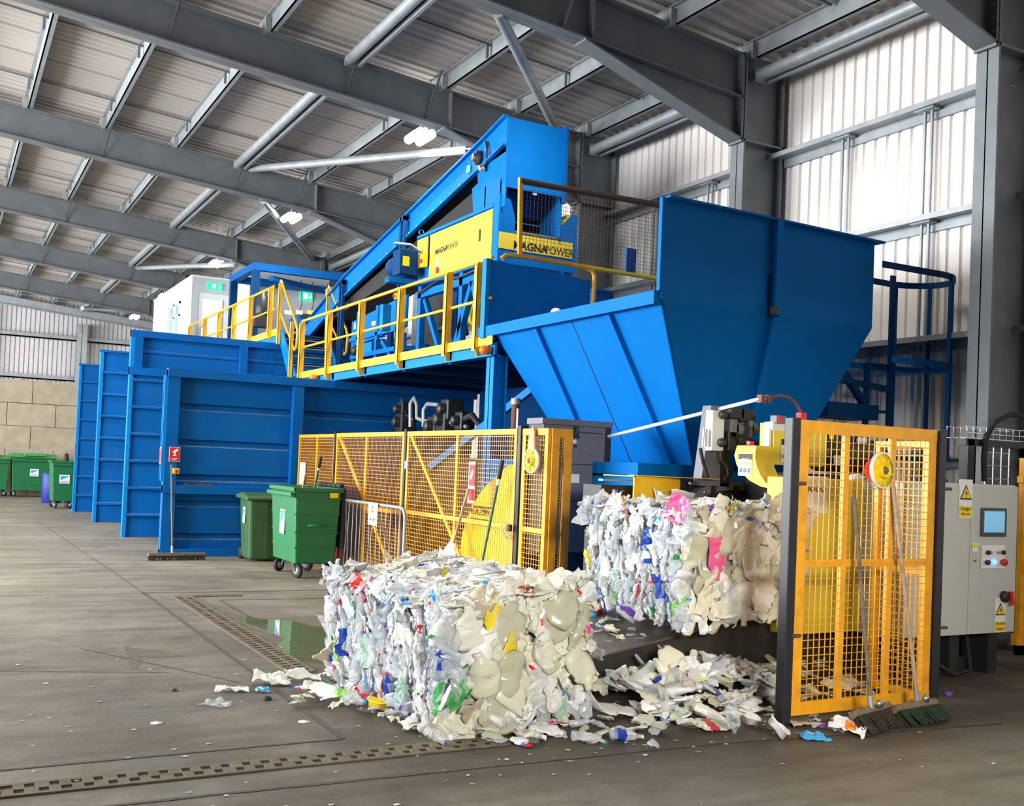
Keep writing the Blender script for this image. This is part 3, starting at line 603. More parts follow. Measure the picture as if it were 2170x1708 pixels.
for u, v0, v1, yy in ((858, 455, 770, None), (727, 592, 760, None)):
    p = ax(u, v0, CXL-.08); mb = MB(); y_ = p.y
    for s in (0, .14): mb.box((CXL-.10, y_+s-.03, 3.24), (CXL-.03, y_+s+.03, p.z))
    mb.box((CXL-.10, y_-.03, p.z-.1), (CXR+.1, y_+.17, p.z-.02)); mb.box((CXR+.03, y_-.03, 3.24), (CXR+.1, y_+.17, p.z)); mb.build('support_leg', NAVY, t)
mb = MB(); mb.prism([(CXL+.1, 14.0, 6.0), (CXL+.1, 21, 4.75), (CXL+.1, 21, 4.6), (CXL+.1, 14.0, 5.4)], (.75, 0, 0)); mb.build('return_belt_guard', RUBBER, t)
# perforating machine with yellow covers
MX0, MX1, MY0, MY1, MZ0, MZ1 = 7.0, 8.33, 13.42, 16.4, 4.66, 5.62
t = thing('perforating_machine', 'blue and yellow box machine standing on the platform below the conveyor head', 'machine', (MX0, MY0, 3.2))
mb = MB(); mb.box((MX0+.02, MY0+.5, MZ0), (MX1, MY1, 5.46)); mb.box((MX0+.02, MY0+.04, MZ0), (MX1, MY0+.5, 5.08)); mb.box((MX0+.02, MY0+.04, 5.08), (MX0+.2, MY0+.5, 5.46)); mb.build('body', BLUE, t)
mb = MB(); mb.box((MX0, MY0, MZ0-.04), (MX1, MY0+.04, 5.1)); mb.prism([(MX0, MY0, 5.1), (MX0+.25, MY0, 5.1), (MX0+.25, MY0, 5.3), (MX0+.16, MY0, 5.56), (MX0+.08, MY0, 5.58), (MX0, MY0, 5.84)], (0, .04, 0)); mb.prism([(MX1, MY0, 5.1), (MX1, MY0, 5.5), (MX1-.1, MY0, 5.5), (MX1-.28, MY0, 5.3), (MX1-.28, MY0, 5.1)], (0, .04, 0)); mb.build('end_plate', BLUE, t)
mb = MB(); mb.box((MX0, MY0+.5, 5.1), (MX0+1.05, MY0+.54, 5.84)); mb.box((MX0+.03, MY0+.04, 5.4), (MX0+.06, MY0+.5, 5.84)); mb.build('chute', BLUE, t)
for i in range(4):
    mb = MB(); z = 5.22+i*.14; mb.box((MX0+.5-.02*i, MY0+.485, z), (MX0+1.0, MY0+.5, z+.02)); mb.build('chute_slat', DECKBLUE, t)
mb = MB(); mb.box((MX0+.25, MY0-.01, 5.08), (MX0+1.04, MY0+.45, 5.12)); mb.build('intake_sill', GALVD, t)
mb = MB(); mb.prism([(MX0+.98, MY0+.03, 5.12), (MX0+1.06, MY0+.03, 5.12), (MX0+1.25, MY0+.03, 5.48), (MX0+1.17, MY0+.03, 5.5)], (0, .3, 0)); mb.build('intake_flap', MYEL, t)
mb = MB(); a, b = ay(1058, 490, MY0-.02), ay(1213, 552, MY0-.02); mb.box((a.x, MY0-.02, b.z+.02), (b.x, MY0, a.z)); fp = mb.build('front_cover', YEL, t); _W[fp.name] = Matrix.Identity(4)
c = ay(1088, 519, MY0-.024)
def logo(c, h, xd, parent, yd=ZH):
    xd = Vector(xd)
    a = text('MAGNA', h, c, xd, yd, parent, INK, 'lettering', .006*h/.2, .001, 'LEFT'); 
    text('POWER', h, Vector(c)+xd*h*3.42, xd, yd, parent, INK, 'lettering', 0, .001, 'LEFT', .92)
logo(c, .158, XH, fp)
mb = MB(); a, b = ax(918, 484, MX0-.02), ax(1047, 545, MX0-.02); YA, YB_, ZA, ZB = 13.62, 15.85, 4.74, 5.44
mb.box((MX0-.025, YA, ZA), (MX0, YB_, ZB)); sp = mb.build('side_cover', YEL, t, bevel=.004); _W[sp.name] = Matrix.Identity(4)
mb = MB(); mb.box((MX0-.025, 15.95, ZA+.2), (MX0, 16.38, ZB)); mb.build('end_cover', YEL, t, bevel=.004)
for yy in (14.2, 15.05):
    mb = MB(); mb.box((MX0-.028, yy-.004, ZA), (MX0-.024, yy+.004, ZB)); mb.build('panel_gap', INKG, sp)
mb = MB(); mb.box((MX0-.035, 13.98, 5.02), (MX0-.024, 14.03, 5.2)); mb.build('latch', BLACK, sp)
logo((MX0-.028, 15.62, 5.11), .13, (0, -1, 0), sp)
plate(sp, (MX0-.028, 15.5, 4.9), .11, .16, (0, -1, 0), ZH, SIGNW, 'warning_label'); plate(sp, (MX0-.033, 15.5, 4.8), .11, .10, (0, -1, 0), ZH, RED, 'red_label')
mb = MB(); mb.box((MX0-.03, MY0-.012, MZ0-.02), (MX0+.015, YA-.03, 5.62)); mb.box((MX0-.03, YA-.05, ZB+.02), (MX0+.1, MY1, ZB+.07)); mb.box((MX0-.03, YA-.05, ZA-.09), (MX0+.1, MY1, ZA-.02)); mb.build('corner_frame', BLUE, t)
for x, yy, z in ((MX0+.06, MY0+.04, 5.7), (MX1-.06, MY0+.04, 5.56), (MX0+.03, 16.35, 5.58)):
    mb = MB(); mb.tube([(x+.045*math.cos(a*.628), yy, z+.045*math.sin(a*.628)) for a in range(11)], .012, 6); mb.build('lifting_eye', CHROME, t)
mb = MB(); yy = 16.25; mb.box((MX0-.45, yy-.16, 4.78), (MX0-.12, yy+.16, 5.2)); gb = mb.build('switch_box', NAVY, t, bevel=.01); _W[gb.name] = Matrix.Identity(4)
plate(gb, (MX0-.34, yy-.162, 5.0), .12, .16, XH, ZH, SIGNY, 'hazard_label')
mb = MB(); mb.box((MX0-.14, yy-.42, 4.9), (MX0-.06, yy-.27, 5.12)); sw = mb.build('stop_switch', SIGNY, t, bevel=.01); _W[sw.name] = Matrix.Identity(4)
mb = MB(); mb.lathe((MX0-.14, yy-.345, 5.0), (-1, 0, 0), [(.04, 0), (.045, .03), (0, .04)], 12); mb.build('red_button', REDB, sw)
mb = MB(); mb.lathe((MX0-.3, yy+.55, 4.98), (0, -1, 0), [(0, 0), (.14, .03), (.17, .15), (.17, .32), (.1, .36), (.1, .45)], 16); mb.build('motor', NAVY, t)
mb = MB(); mb.box((MX0-.6, yy-.1, 4.64), (MX0-.05, yy+.1, 4.72)); mb.bar((MX0-.62, yy-.05, 4.68), (MX0-.3, yy-.05, 4.78), .04, .04); mb.build('bracket', BLUE, t)
mb = MB(); mb.tube([(MX0-.5, yy, 5.3), (MX0-.2, yy, 5.32), (MX0-.05, yy-.1, 5.2)], .025, 8); mb.build('hose', CHROME, t)
# stand of the machine
mb = MB()
for yy in (13.55, 14.6, 16.2):
    mb.box((MX0, yy, 3.24), (MX0+.1, yy+.12, MZ0)); mb.box((MX1-.12, yy, 3.24), (MX1, yy+.12, MZ0))
mb.box((MX0, 13.5, MZ0-.22), (MX0+.1, 16.4, MZ0-.1)); mb.bar((MX0+.05, 13.6, 3.3), (MX0+.05, 14.3, 4.45), .1, .1); mb.bar((MX0+.05, 14.95, 3.3), (MX0+.05, 14.3, 4.45), .1, .1); mb.bar((MX0+.05, 15.3, 3.3), (MX0+.05, 16.1, 4.4), .08, .08)
mb.box((MX0, 13.5, 3.45), (MX0+.1, 16.4, 3.56)); mb.build('stand', BLUE, t)
mb = MB(); mb.tube([(MX0-.04, 13.6, 4.62), (MX0-.06, 14.6, 4.55), (MX0-.04, 15.4, 4.63), (MX0-.05, 16.2, 4.5)], .018, 6); mb.build('cable', BLACK, t)
for yy in (13.9, 14.8):
    mb = MB(); mb.tube([(MX0+.2, yy, 3.7), (MX0+.15, yy+.1, 4.1), (MX0+.3, yy+.2, 4.4)], .05, 8); mb.build('hydraulic_pipe', BLACK, t)
mb = MB(); mb.lathe((MX0+.4, 14.2, 4.0), (0, 1, 0), [(0, 0), (.2, .01), (.2, .6), (0, .61)], 14); mb.build('drive_drum', MYEL, t)
# chain box conveyor beside the railing
t = thing('infeed_conveyor', 'blue box-sided infeed conveyor on legs behind the long railing', 'conveyor', (7.0, 16.8, 3.2))
mb = MB(); mb.prism([(6.95, 16.7, 4.55), (6.95, 19.4, 4.35), (6.95, 19.4, 3.85), (6.95, 16.7, 4.0)], (.05, 0, 0)); mb.box((6.9, 16.7, 3.95), (6.95, 19.4, 4.02)); mb.box((6.9, 16.75, 3.6), (8.0, 19.3, 3.68))
for yy in (16.9, 17.9, 18.9): mb.box((6.9, yy, 3.85), (6.95, yy+.1, 4.5))
mb.build('side_box', BLUE, t)
mb = MB()
for yy in (16.8, 18.0, 19.2):
    for xx in (6.93, 7.9): mb = MB(); mb.box((xx, yy, 3.24), (xx+.1, yy+.1, 3.9)); mb.build('leg', BLUE, t)
mb = MB(); mb.bar((6.98, 17.0, 3.3), (6.98, 17.8, 3.85), .08, .08); mb.build('leg_brace', BLUE, t)
mb = MB(); mb.box((6.96, 16.8, 3.3), (6.99, 18.0, 3.55)); mb.box((6.92, 18.2, 3.68), (6.95, 18.9, 3.86)); mb.build('cover', DECKBLUE, t)
mb = MB(); mb.lathe((6.9, 19.0, 3.75), (-1, 0, 0), [(.1, 0), (.1, .06), (.05, .08), (0, .09)], 12); mb.build('bearing', BLACK, t)
plate(t, (6.944, 19.2, 4.25), .1, .12, (0, -1, 0), ZH, SIGNW, 'label_plate'); plate(t, (6.944, 18.2, 4.2), .2, .08, (0, -1, 0), ZH, SIGNW, 'label_plate')
mb = MB(); mb.box((6.55, 16.75, 3.9), (6.7, 16.9, 4.35)); mb.build('switch_post', DECKBLUE, t)
c = ax(842, 628, 6.5); mb = MB(); mb.box(c-Vector((.04, .05, .05)), c+Vector((.04, .05, .05))); ss = mb.build('stop_switch', SIGNY, t); _W[ss.name] = Matrix.Identity(4); mb = MB(); mb.lathe(c+Vector((-.04, 0, 0)), (-1, 0, 0), [(.03, 0), (.03, .03), (0, .04)], 10); mb.build('red_button', REDB, ss)
# added dark sheet that hides the lit wall and shades the space under the deck
t = thing('light_blocking_sheet', 'added dark blue sheet blocking light from the space under the platform', 'light blocker', (8.6, 14, 0))
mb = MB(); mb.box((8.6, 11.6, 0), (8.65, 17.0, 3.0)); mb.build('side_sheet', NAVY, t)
# hydraulic power pack
t = thing('hydraulic_power_pack', 'dark hydraulic unit with bent steel pipes under the platform', 'hydraulic unit', (6.6, 13, 0))
mb = MB(); mb.box((6.5, 12.0, .1), (8.3, 15.6, 1.75)); mb.build('tank', BLACK, t, bevel=.02)
for pts, r, m_ in (([(870, 905), (870, 855), (878, 843), (884, 858), (884, 886), (900, 893), (930, 890)], .035, GALV), ([(898, 905), (898, 868), (906, 856), (928, 858), (946, 876)], .035, GALV), ([(928, 902), (940, 893), (968, 898), (990, 905)], .03, GALV), ([(850, 905), (853, 860), (848, 845), (862, 880), (876, 890)], .012, CHROME), ([(960, 900), (1000, 880), (1020, 905)], .05, BLACK)):
    mb = MB(); mb.tube([ax(u, v, 6.9) for u, v in pts], r, 10); mb.build('pipe', m_, t)
for u, v, s in ((860, 868, .12), (958, 868, .14), (952, 890, .16), (985, 892, .12), (860, 895, .14), (930, 905, .15)):
    c = ax(u, v, 6.95); mb = MB(); mb.box(c-Vector((s, s, s*1.2)), c+Vector((s, s, s*1.1))); mb.lathe(c-Vector((s, 0, 0)), (-1, 0, 0), [(s*.7, 0), (s*.6, .1), (0, .12)], 10); mb.build('valve_block', BLACK, t, bevel=.02)
t = thing('filter_canister', 'short brown and grey canister above the guard fence', 'canister', ax(1092, 890, 6.6)); c = ax(1092, 880, 6.6)
mb = MB(); mb.tube([c-Vector((0, 0, 1.0)), c+Vector((0, 0, .14))], .055, 12); mb.build('body', RUST, t); mb = MB(); mb.tube([c+Vector((0, 0, .14)), c+Vector((0, 0, .22))], .065, 12); mb.build('cap', GALV, t)
# ================================================================== HOPPER
HY0, HY1 = 8.1, 11.65
t = thing('baler_hopper', 'huge blue feed hopper tapering down into the baler', 'hopper', (7.4, 9.8, 1.6))
zbm = 1.62
def zx(z, side): return 6.0+(3.32-z)*.575 if side < 0 else 8.83-(3.32-z)*.40
def fy(z): return HY0+(3.32-z)*.352
def ry(z): return HY1-.12-(3.32-z)*.37
def lw(y, z): return Vector((zx(z, -1), y, z))
mb = MB(); mb.prism([(6.0, HY0, 3.32), (8.83, HY0, 3.32), (8.83, HY0, 4.26), (6.03, HY0, 4.30)], (0, .02, 0)); mb.prism([(6.0, HY0, 3.32), (zx(zbm, -1), fy(zbm), zbm), (zx(zbm, 1), fy(zbm), zbm), (8.83, HY0, 3.32)], (0, .02, 0)); mb.build('front_wall', BLUE, t)
mb = MB(); mb.box((5.97, HY0-.01, 3.40), (6.03, HY0+.04, 4.30)); mb.build('front_edge', BLUE, t)
mb = MB(); mb.prism([(6.0, HY0-.09, 4.29), (8.92, HY0-.09, 4.25), (8.92, HY0+.05, 4.25), (6.0, HY0+.05, 4.29)], (0, 0, .02)); mb.build('top_flange', BLUE, t)
cxm = 7.44
mb = MB(); mb.bar((cxm-.03, HY0-.05, 4.27), (cxm-.03, HY0-.05, 3.3), .08, .08); mb.build('front_stiffener', BLUE, t)
mb = MB(); mb.bar((cxm-.03, HY0-.05, 3.3), (7.52, fy(zbm)-.04, zbm), .06, .08); mb.build('front_stiffener', BLUE, t)
mb = MB(); q = ay(1640, 655, HY0-.1); mb.box(q-Vector((.03, .03, .05)), q+Vector((.03, .03, .02))); mb.build('hook', RUST, t)
mb = MB(); mb.bar((cxm-.09, HY0-.02, 3.72), (cxm-.09, HY0-.02, 3.28), .03, .03); mb.build('hinge_bar', NAVY, t)
mb = MB(); mb.prism([lw(HY0, 3.32), lw(ry(3.32), 3.32), lw(ry(zbm), zbm), lw(fy(zbm), zbm)], (.02, 0, .0)); mb.build('side_wall', BLUE, t)
for yy, nm, w_, d_ in ((10.5, 'side_stiffener', .09, .07), (9.0, 'side_stiffener', .09, .07), (9.75, 'weld_seam', .012, .006)):
    a = lw(yy, 3.27); b = lw(yy, zbm); mb = MB(); mb.bar(a+Vector((-.02 if d_ > .01 else 0, 0, 0)), b+Vector((-.02 if d_ > .01 else 0, 0, 0)), w_, d_, (1, 0, 0)); mb.build(nm, INK if d_ < .01 else BLUE, t)
mb = MB(); mb.prism([lw(ry(3.32), 3.32), (8.83, ry(3.32), 3.32), (zx(zbm, 1), ry(zbm), zbm), lw(ry(zbm), zbm)], (0, .02, 0)); mb.build('rear_wall', BLUE, t)
mb = MB(); mb.prism([(8.83, HY0, 4.26), (8.83, HY1-.1, 4.26), (8.83, ry(3.32), 3.32), (zx(zbm, 1), ry(zbm), zbm), (zx(zbm, 1), fy(zbm), zbm), (8.83, HY0, 3.32)], (.02, 0, 0)); mb.build('side_wall', BLUE, t)
mb = MB(); mb.prism([(5.93, HY0+.02, 3.27), (5.93, HY1+.15, 3.27), (5.93, HY1+.25, 3.32), (5.93, HY1+.25, 3.40), (5.93, HY0+.02, 3.40)], (.12, 0, 0)); mb.build('side_lip', BLUE, t)
mb = MB(); p = Vector((6.02, 10.0, 3.42)); mb.lathe(p, (0, 1, 0), [(0, 0), (.03, .02), (.045, .1), (.03, .16), (0, .18)], 8); tag(mb.build('crushed_bottle', SIGNW), 'white scrap lying on the lip of the blue hopper', 'plastic scrap')
# blind panel and mesh screen at the end of the platform
t = thing('end_panel', 'dark blue sheet panel closing the platform end behind the hopper lip', 'panel', (6.7, HY1, 3.3)); a = ay(1040, 545, HY1); b = ay(1252, 592, HY1)
mb = MB(); mb.prism([(a.x, HY1, a.z-.03), (b.x, HY1, b.z-.02), (b.x, HY1, 3.25), (a.x, HY1, 3.25)], (0, .03, 0)); mb.build('sheet', BLUE, t)
mb = MB(); mb.box((a.x-.06, HY1-.01, 3.25), (a.x, HY1+.1, a.z-.02)); mb.build('edge_post', DECKBLUE, t)
mb = MB(); P = [ay(u, v, HY1-.03) for u, v in ((1063, 548), (1072, 541), (1100, 543), (1180, 556), (1240, 567), (1255, 573), (1260, 585), (1257, 640), (1254, 650))]; mb.tube(P, .03, 10); mb.build('hand_rail', SAFE, t)
t = thing('mesh_screen', 'wire mesh guard with brown top rail above the blue end panel', 'guard screen', (7.4, HY1+.2, 4.2)); SY = HY1+.12
P0, P1, P2, P3 = ay(1103, 383, SY), ay(1412, 437, SY), ay(1400, 592, SY), ay(1101, 543, SY); P1.x += .2; P2.x += .2
mb = MB(); mb.tube([P0, P1], .04, 10); mb.build('top_rail', mat('brown_rail', lin(70, 50, 28), .6), t); mb = MB(); mb.tube([P3, P2], .03, 10); mb.build('bottom_rail', MYEL, t)
mb = MB(); mb.bar(P3, P0+Vector((0, 0, .04)), .05, .05); mb.build('end_post', SAFE, t)
mb = MB(); n = 46
for i in range(n+1):
    x = P0.x+(P1.x-P0.x)*i/n; f_ = i/n; mb.bar((x, SY, P3.z+(P2.z-P3.z)*f_), (x, SY, P0.z+(P1.z-P0.z)*f_), .0035, .0035, (0, 1, 0))
for j in range(1, 20):
    f_ = j/20; mb.bar((P0.x, SY, P3.z+(P0.z-P3.z)*f_), (P1.x, SY, P2.z+(P1.z-P2.z)*f_), .0035, .0035)
mb.build('wire_mesh', RUST, t)
mb = MB(); c = ay(1336, 555, SY+.05); mb.box(c-Vector((.08, .02, .18)), c+Vector((.08, .02, .18))); mb.build('blue_plate', BAYBLUE, t)
t = thing('feed_chute', 'small blue chute corner behind the panel end rail', 'chute', (7.7, 12.2, 3.3)); a, b = ay(1262, 612, 12.2), ay(1292, 645, 12.2)
mb = MB(); mb.box((a.x, 12.2, 3.235), (b.x, 13.2, a.z)); mb.box((a.x-.03, 12.18, a.z-.03), (b.x+.04, 13.2, a.z)); mb.build('body', BAYBLUE, t)
# ladder with safety cage right of the hopper
t = thing('caged_ladder', 'dark blue ladder with round safety cage right of the hopper', 'ladder', (9.3, 8.6, 0)); LY = 8.5
xl, xr = ay(1835, 850, LY).x, ay(1884, 850, LY).x
for x in (xl, xr):
    mb = MB(); mb.bar((x, LY, 0), (x, LY, 4.05 if x == xr else 3.0), .07, .03, (0, 1, 0)); mb.build('stile', NAVY, t)
for i in range(11):
    mb = MB(); mb.tube([(xl, LY, .3+i*.27), (xr, LY, .3+i*.27)], .018, 8); mb.build('rung', NAVY, t)
cc = Vector(((xl+xr)/2+.33, LY, 0)); ws = []
for z in (1.95, 2.98, 3.98):
    mb = MB(); pts = []
    for i in range(17):
        a = math.radians(-100+200*i/16); pts.append((cc.x-.1+.52*math.cos(a), LY-.26+.38*math.sin(a), z))
    pts = [(8.74 if z > 3 else xl-.3 if z > 2 else xl, LY-.62, z)]+pts+[(xl-.25 if z > 2 else xl, LY+.10, z)]
    for p, q in zip(pts[:-1], pts[1:]): mb.bar(p, q, .012, .07)
    mb.build('cage_hoop', NAVY if z > 3 else BAYBLUE, t)
for a in (-70, -20, 25, 75):
    a = math.radians(a); x, y = cc.x-.1+.52*math.cos(a), LY-.26+.38*math.sin(a); mb = MB(); mb.bar((x, y, 1.93), (x, y, 4.0), .05, .012, (1, 0, 0)); mb.build('cage_bar', NAVY, t)
mb = MB(); mb.box((8.55, LY-.1, 2.35), (xl+.1, LY+.3, 2.52)); mb.bar((xl-.5, LY, 3.0), (xl, LY, 2.5), .08, .06); mb.bar((8.6, LY, 2.8), (xr, LY, 2.72), .1, .06); mb.bar((xl, LY, 1.8), (xl-.4, LY, .6), .08, .06); mb.build('bracket', NAVY, t)
# ================================================================== GUARD FENCE
def grid(mb, o, e1, e2, L1, L2, p=.05, w=.005):
    """welded wire grid in the plane of unit vectors e1, e2"""
    o, e1, e2 = Vector(o), Vector(e1), Vector(e2); n = e1.cross(e2)
    for i in range(1, int(L1/p)+1):
        a = o+e1*min(i*p, L1); mb.bar(a, a+e2*L2, w, w, n)
    for j in range(1, int(L2/p)+1):
        a = o+e2*min(j*p, L2)+n*w; mb.bar(a, a+e1*L1, w, w, n)
def fence_panel(name, label, o, e1, L, z0, z1, uprights=(), mids=(), diag=None, fw=.06, m=SAFE, cat='guard panel', p=.05, depth=.04):
    o = Vector(o); e1 = Vector(e1); t = thing(name, label, cat, o); up = Vector((0, 0, 1)); n = e1.cross(up)
    P = lambda a, z: o+e1*a+up*(z-o.z)
    mb = MB()
    mb.bar(P(0, z1-fw/2), P(L, z1-fw/2), depth, fw); mb.bar(P(0, z0+fw/2), P(L, z0+fw/2), depth, fw)
    mb.bar(P(fw/2, z0+.004), P(fw/2, z1-.004), fw-.004, depth*.9, n); mb.bar(P(L-fw/2, z0+.004), P(L-fw/2, z1-.004), fw-.004, depth*.9, n); mb.build('frame', m, t, bevel=.003)
    for a in uprights: mb = MB(); mb.bar(P(a, z0+fw), P(a, z1-fw), .05, depth*.82, n); mb.build('upright', m, t)
    for z in mids: mb = MB(); mb.bar(P(fw, z), P(L-fw, z), depth*.72, .05); mb.build('middle_bar', m, t)
    if diag: mb = MB(); mb.bar(P(diag[0], diag[1]), P(diag[2], diag[3]), depth*.6, .05, n.cross(P(diag[2], diag[3])-P(diag[0], diag[1]))); mb.build('diagonal_brace', m, t)
    mb = MB(); grid(mb, P(fw, z0+fw)+n*.012, e1, up, L-2*fw, z1-z0-2*fw, p); mb.build('wire_mesh', m, t); return t
FX = 5.3; EY = (0, -1, 0)
fence_panel('mesh_fence', 'short orange mesh fence panel beside the nearest blue bay wall', (FX, 17.08, .06), EY, 1.8, .06, 2.04, (.95,), (1.0,), fw=.05)
fence_panel('mesh_gate', 'left orange mesh gate leaf behind the steel crowd barrier', (FX, 15.2, .06), EY, 2.64, .06, 2.05, (1.27,), (1.0,), (.1, 2.0, 2.5, .1), cat='gate')
fence_panel('mesh_gate', 'right orange mesh gate leaf with chain, before the yellow sack', (FX, 12.46, .06), EY, 2.92, .06, 2.05, (1.48,), (1.02,), (.1, 2.0, 2.2, .1), cat='gate')
fence_panel('mesh_fence', 'narrow orange mesh panel carrying the yellow wire spool', (FX, 9.42, .06), EY, .52, .06, 2.05, (), (1.02,), fw=.07)
fence_panel('mesh_fence', 'orange return panel between narrow mesh panel and slate cabinet', (FX+.02, 8.9, .06), (1, 0, 0), .24, .06, 2.05, (), (), fw=.09, p=.03)
for yy, lab in ((15.24, 'slim black post at the left end of the mesh gates'), (12.50, 'black post between the two mesh gate leaves'), (9.47, 'black post right of the chained mesh gate')):
    t = thing('fence_post', lab, 'post', (FX, yy, 0), 'black posts of the mesh fence'); mb = MB(); mb.box((FX-.03, yy-.03, 0), (FX+.05, yy+.03, 2.08)); mb.build('tube', POSTB, t); mb = MB(); mb.box((FX-.08, yy-.08, 0), (FX+.1, yy+.08, .012)); mb.build('foot_plate', POSTB, t)
t = thing('latch_plate', 'small galvanised latch plate joining the gate leaves', 'latch', ax(861, 985, FX-.05)); c = ax(861, 985, FX-.05); mb = MB(); mb.box(c-Vector((.005, .05, .05)), c+Vector((.02, .05, .05))); mb.build('plate', CHROME, t)
t = thing('chain', 'short steel chain and padlock hanging on the right gate leaf', 'chain', (FX-.05, 9.62, 1.0))
for i in range(8):
    a = Vector((FX-.07, 9.72-i*.032, 1.02-.11*math.sin(i/7*2.6)**1.2)); mb = MB(); ax_ = Vector((0, 1, -.5)) if i % 2 else Vector((1, .4, 0))
    mb.tube([a+Vector((0, .022*math.cos(k*.785), .012*math.sin(k*.785) if i % 2 else 0))+Vector((0 if i % 2 else .012*math.sin(k*.785), 0, 0)) for k in range(9)], .006, 6); mb.build('link', CHROME, t)
mb = MB(); mb.box((FX-.09, 9.5, .98), (FX-.05, 9.56, 1.05)); mb.build('padlock', BLACK, t, bevel=.005)
# spool, bag, sign
def spool(label, c, n, r, back=None):
    c, n = Vector(c), Vector(n).normalized(); t = thing('wire_spool', label, 'spool', c)
    mb = MB(); mb.lathe(c, n, [(r*.42, 0), (r*.95, 0), (r*.95, .018), (r*.42, .012)], 28); mb.build('flange', SIGNY if back is None else MYEL, t)
    mb = MB(); mb.lathe(c, n, [(r*.95, -.004), (r*1.03, .0), (r*1.03, .024), (r*.94, .024)], 28); mb.build('rim', SIGNW, t)
    mb = MB(); mb.lathe(c, n, [(r*.45, .0), (r*.45, .05), (r*.36, .055), (r*.36, -.02), (0, -.02)], 20); mb.build('hub', MYEL, t)
    mb = MB(); mb.lathe(c, n, [(r*.32, -.01), (r*.22, .05), (.0, .06)], 6); mb.build('core', WOODD, t)
    x = n.orthogonal().normalized(); y = n.cross(x)
    for i in range(6):
        d = x*math.cos(i*1.047)+y*math.sin(i*1.047); mb = MB(); mb.bar(c+d*r*.5+n*.02, c+d*r*.9+n*.02, .012, .006, n); mb.build('rib', MYEL if back else INKG, t)
    if back: mb = MB(); mb.lathe(c-n*.005, -n, [(r*.95, 0), (r*.6, .075), (r*.55, .08)], 24); mb.build('back_cone', back, t)
    return t
spool('round yellow spool end hanging on the narrow mesh panel', (FX-.06, 9.12, 1.72), (-1, -.05, 0), .125)
t = thing('paper_bag', 'small crumpled brown bag tucked above the spool on the narrow panel', 'bag', ax(1128, 935, FX-.05)); c = ax(1128, 937, FX-.05)
mb = MB(); mb.smooth = True; pts = []
for i in range(7):
    for j in range(10):
        a = j*.628; w_ = (.055, .075, .08, .07, .06, .05, .015)[i]; pts.append(c+Vector((.025*math.cos(a)*w_/.07+R.uniform(-.006, .006), w_*math.sin(a), -.14+.05*i+R.uniform(-.008, .008))))
mb.add(pts, [(i*10+j, i*10+(j+1) % 10, (i+1)*10+(j+1) % 10, (i+1)*10+j) for i in range(6) for j in range(10)]); mb.add(pts[:10], [tuple(range(10))]); mb.build('body', mat('kraft_paper', lin(196, 158, 118), .7, bump=.4, bscale=20), t)
t = thing('safety_sign', 'small red and white sign tied to the right gate leaf', 'sign', ax(1000, 1022, FX-.04)); plate(t, ax(1000, 1022, FX-.04), .16, .46, EY, ZH, SIGNW, 'plate'); c = ax(1000, 1022, FX-.046); plate(t, c+Vector((0, 0, .08)), .14, .24, EY, ZH, RED, 'red_field'); plate(t, c+Vector((0, 0, -.14)), .13, .13, EY, ZH, RED, 'red_field')
mb = MB(); mb.prism([c+Vector((-.006, -a*.05, .08+b*.06)) for a, b in ((-.9, -.6), (-.1, -.9), (.9, .6), (.6, 1.1), (-.2, .5))], (-.002, 0, 0)); mb.build('pictogram', SIGNW, t)
t = thing('notice_sheet', 'white paper notice on the fence panel behind the large green bin', 'notice', ax(641, 1003, FX-.04)); plate(t, ax(641, 1003, FX-.04), .3, .36, EY, ZH, SIGNW, 'sheet', .002)
# yellow sack behind the right gate
t = thing('wire_sack', 'large yellow sack hanging behind the right gate leaf', 'sack', (5.62, 10.6, .5)); SX = 5.62
prof = [(1.66, 10.10, 10.24), (1.60, 10.06, 10.42), (1.48, 10.05, 10.66), (1.35, 10.06, 10.92), (1.2, 10.08, 11.12), (1.0, 10.08, 11.26), (.8, 10.06, 11.36), (.6, 10.04, 11.42), (.45, 10.04, 11.40), (.3, 10.1, 11.3)]
mb = MB(); mb.smooth = True; n = 24; vs = []
for (z, a, b) in prof:
    for j in range(n):
        th = j/n*2*math.pi; cy_ = (a+b)/2; vs.append((SX+.12*math.sin(th)*(1-.5*(z > 1.5))+.02*math.sin(th*5+z*7), cy_+(b-a)/2*math.cos(th), z+.02*math.sin(th*3)))
mb.add(vs, [(i*n+j, i*n+(j+1) % n, (i+1)*n+(j+1) % n, (i+1)*n+j) for i in range(len(prof)-1) for j in range(n)]); mb.add(vs[:n], [tuple(range(n))]); mb.add(vs[-n:], [tuple(range(n))[::-1]]); mb.build('bag', SACK, t)
text('ACCENT', .14, (SX-.155, 10.68, 1.13), EY, ZH, t, INK, 'printed_name', .004, .003); text('WIRE TIE', .10, (SX-.155, 10.68, 1.0), EY, ZH, t, INK, 'printed_name', .003, .003)
mb = MB(); mb.bar((SX, 10.16, 1.64), (SX, 10.16, 2.3), .03, .008, (1, 0, 0)); mb.build('hanging_strap', SIGNW, t)
def stick(name, label, p, q, r, m, grip=None, cat='handle', band=None):
    p, q = Vector(p), Vector(q); t = thing(name, label, cat, q if q.z < p.z else p)
    mb = MB(); mb.tube([p+(q-p)*i/6 for i in range(7)], r, 10); mb.build('shaft', m, t)
    if grip: mb = MB(); mb.tube([p, p+(q-p)*grip], r*1.5, 10); mb.build('grip', RUBBER, t)
    if band: mb = MB(); mb.tube([p+(q-p)*grip, p+(q-p)*(grip+band)], r*1.2, 10); mb.build('ferrule', SIGNW, t)
    return t
p = ax(993, 1035, 5.22); q = ax(950, 1190, 5.05); d = q-p; q = p+d*(p.z/-d.z)
stick('broom_handle', 'pale wooden handle leaning on the right gate leaf', p, q+Vector((0, 0, .02)), .016, WOOD)
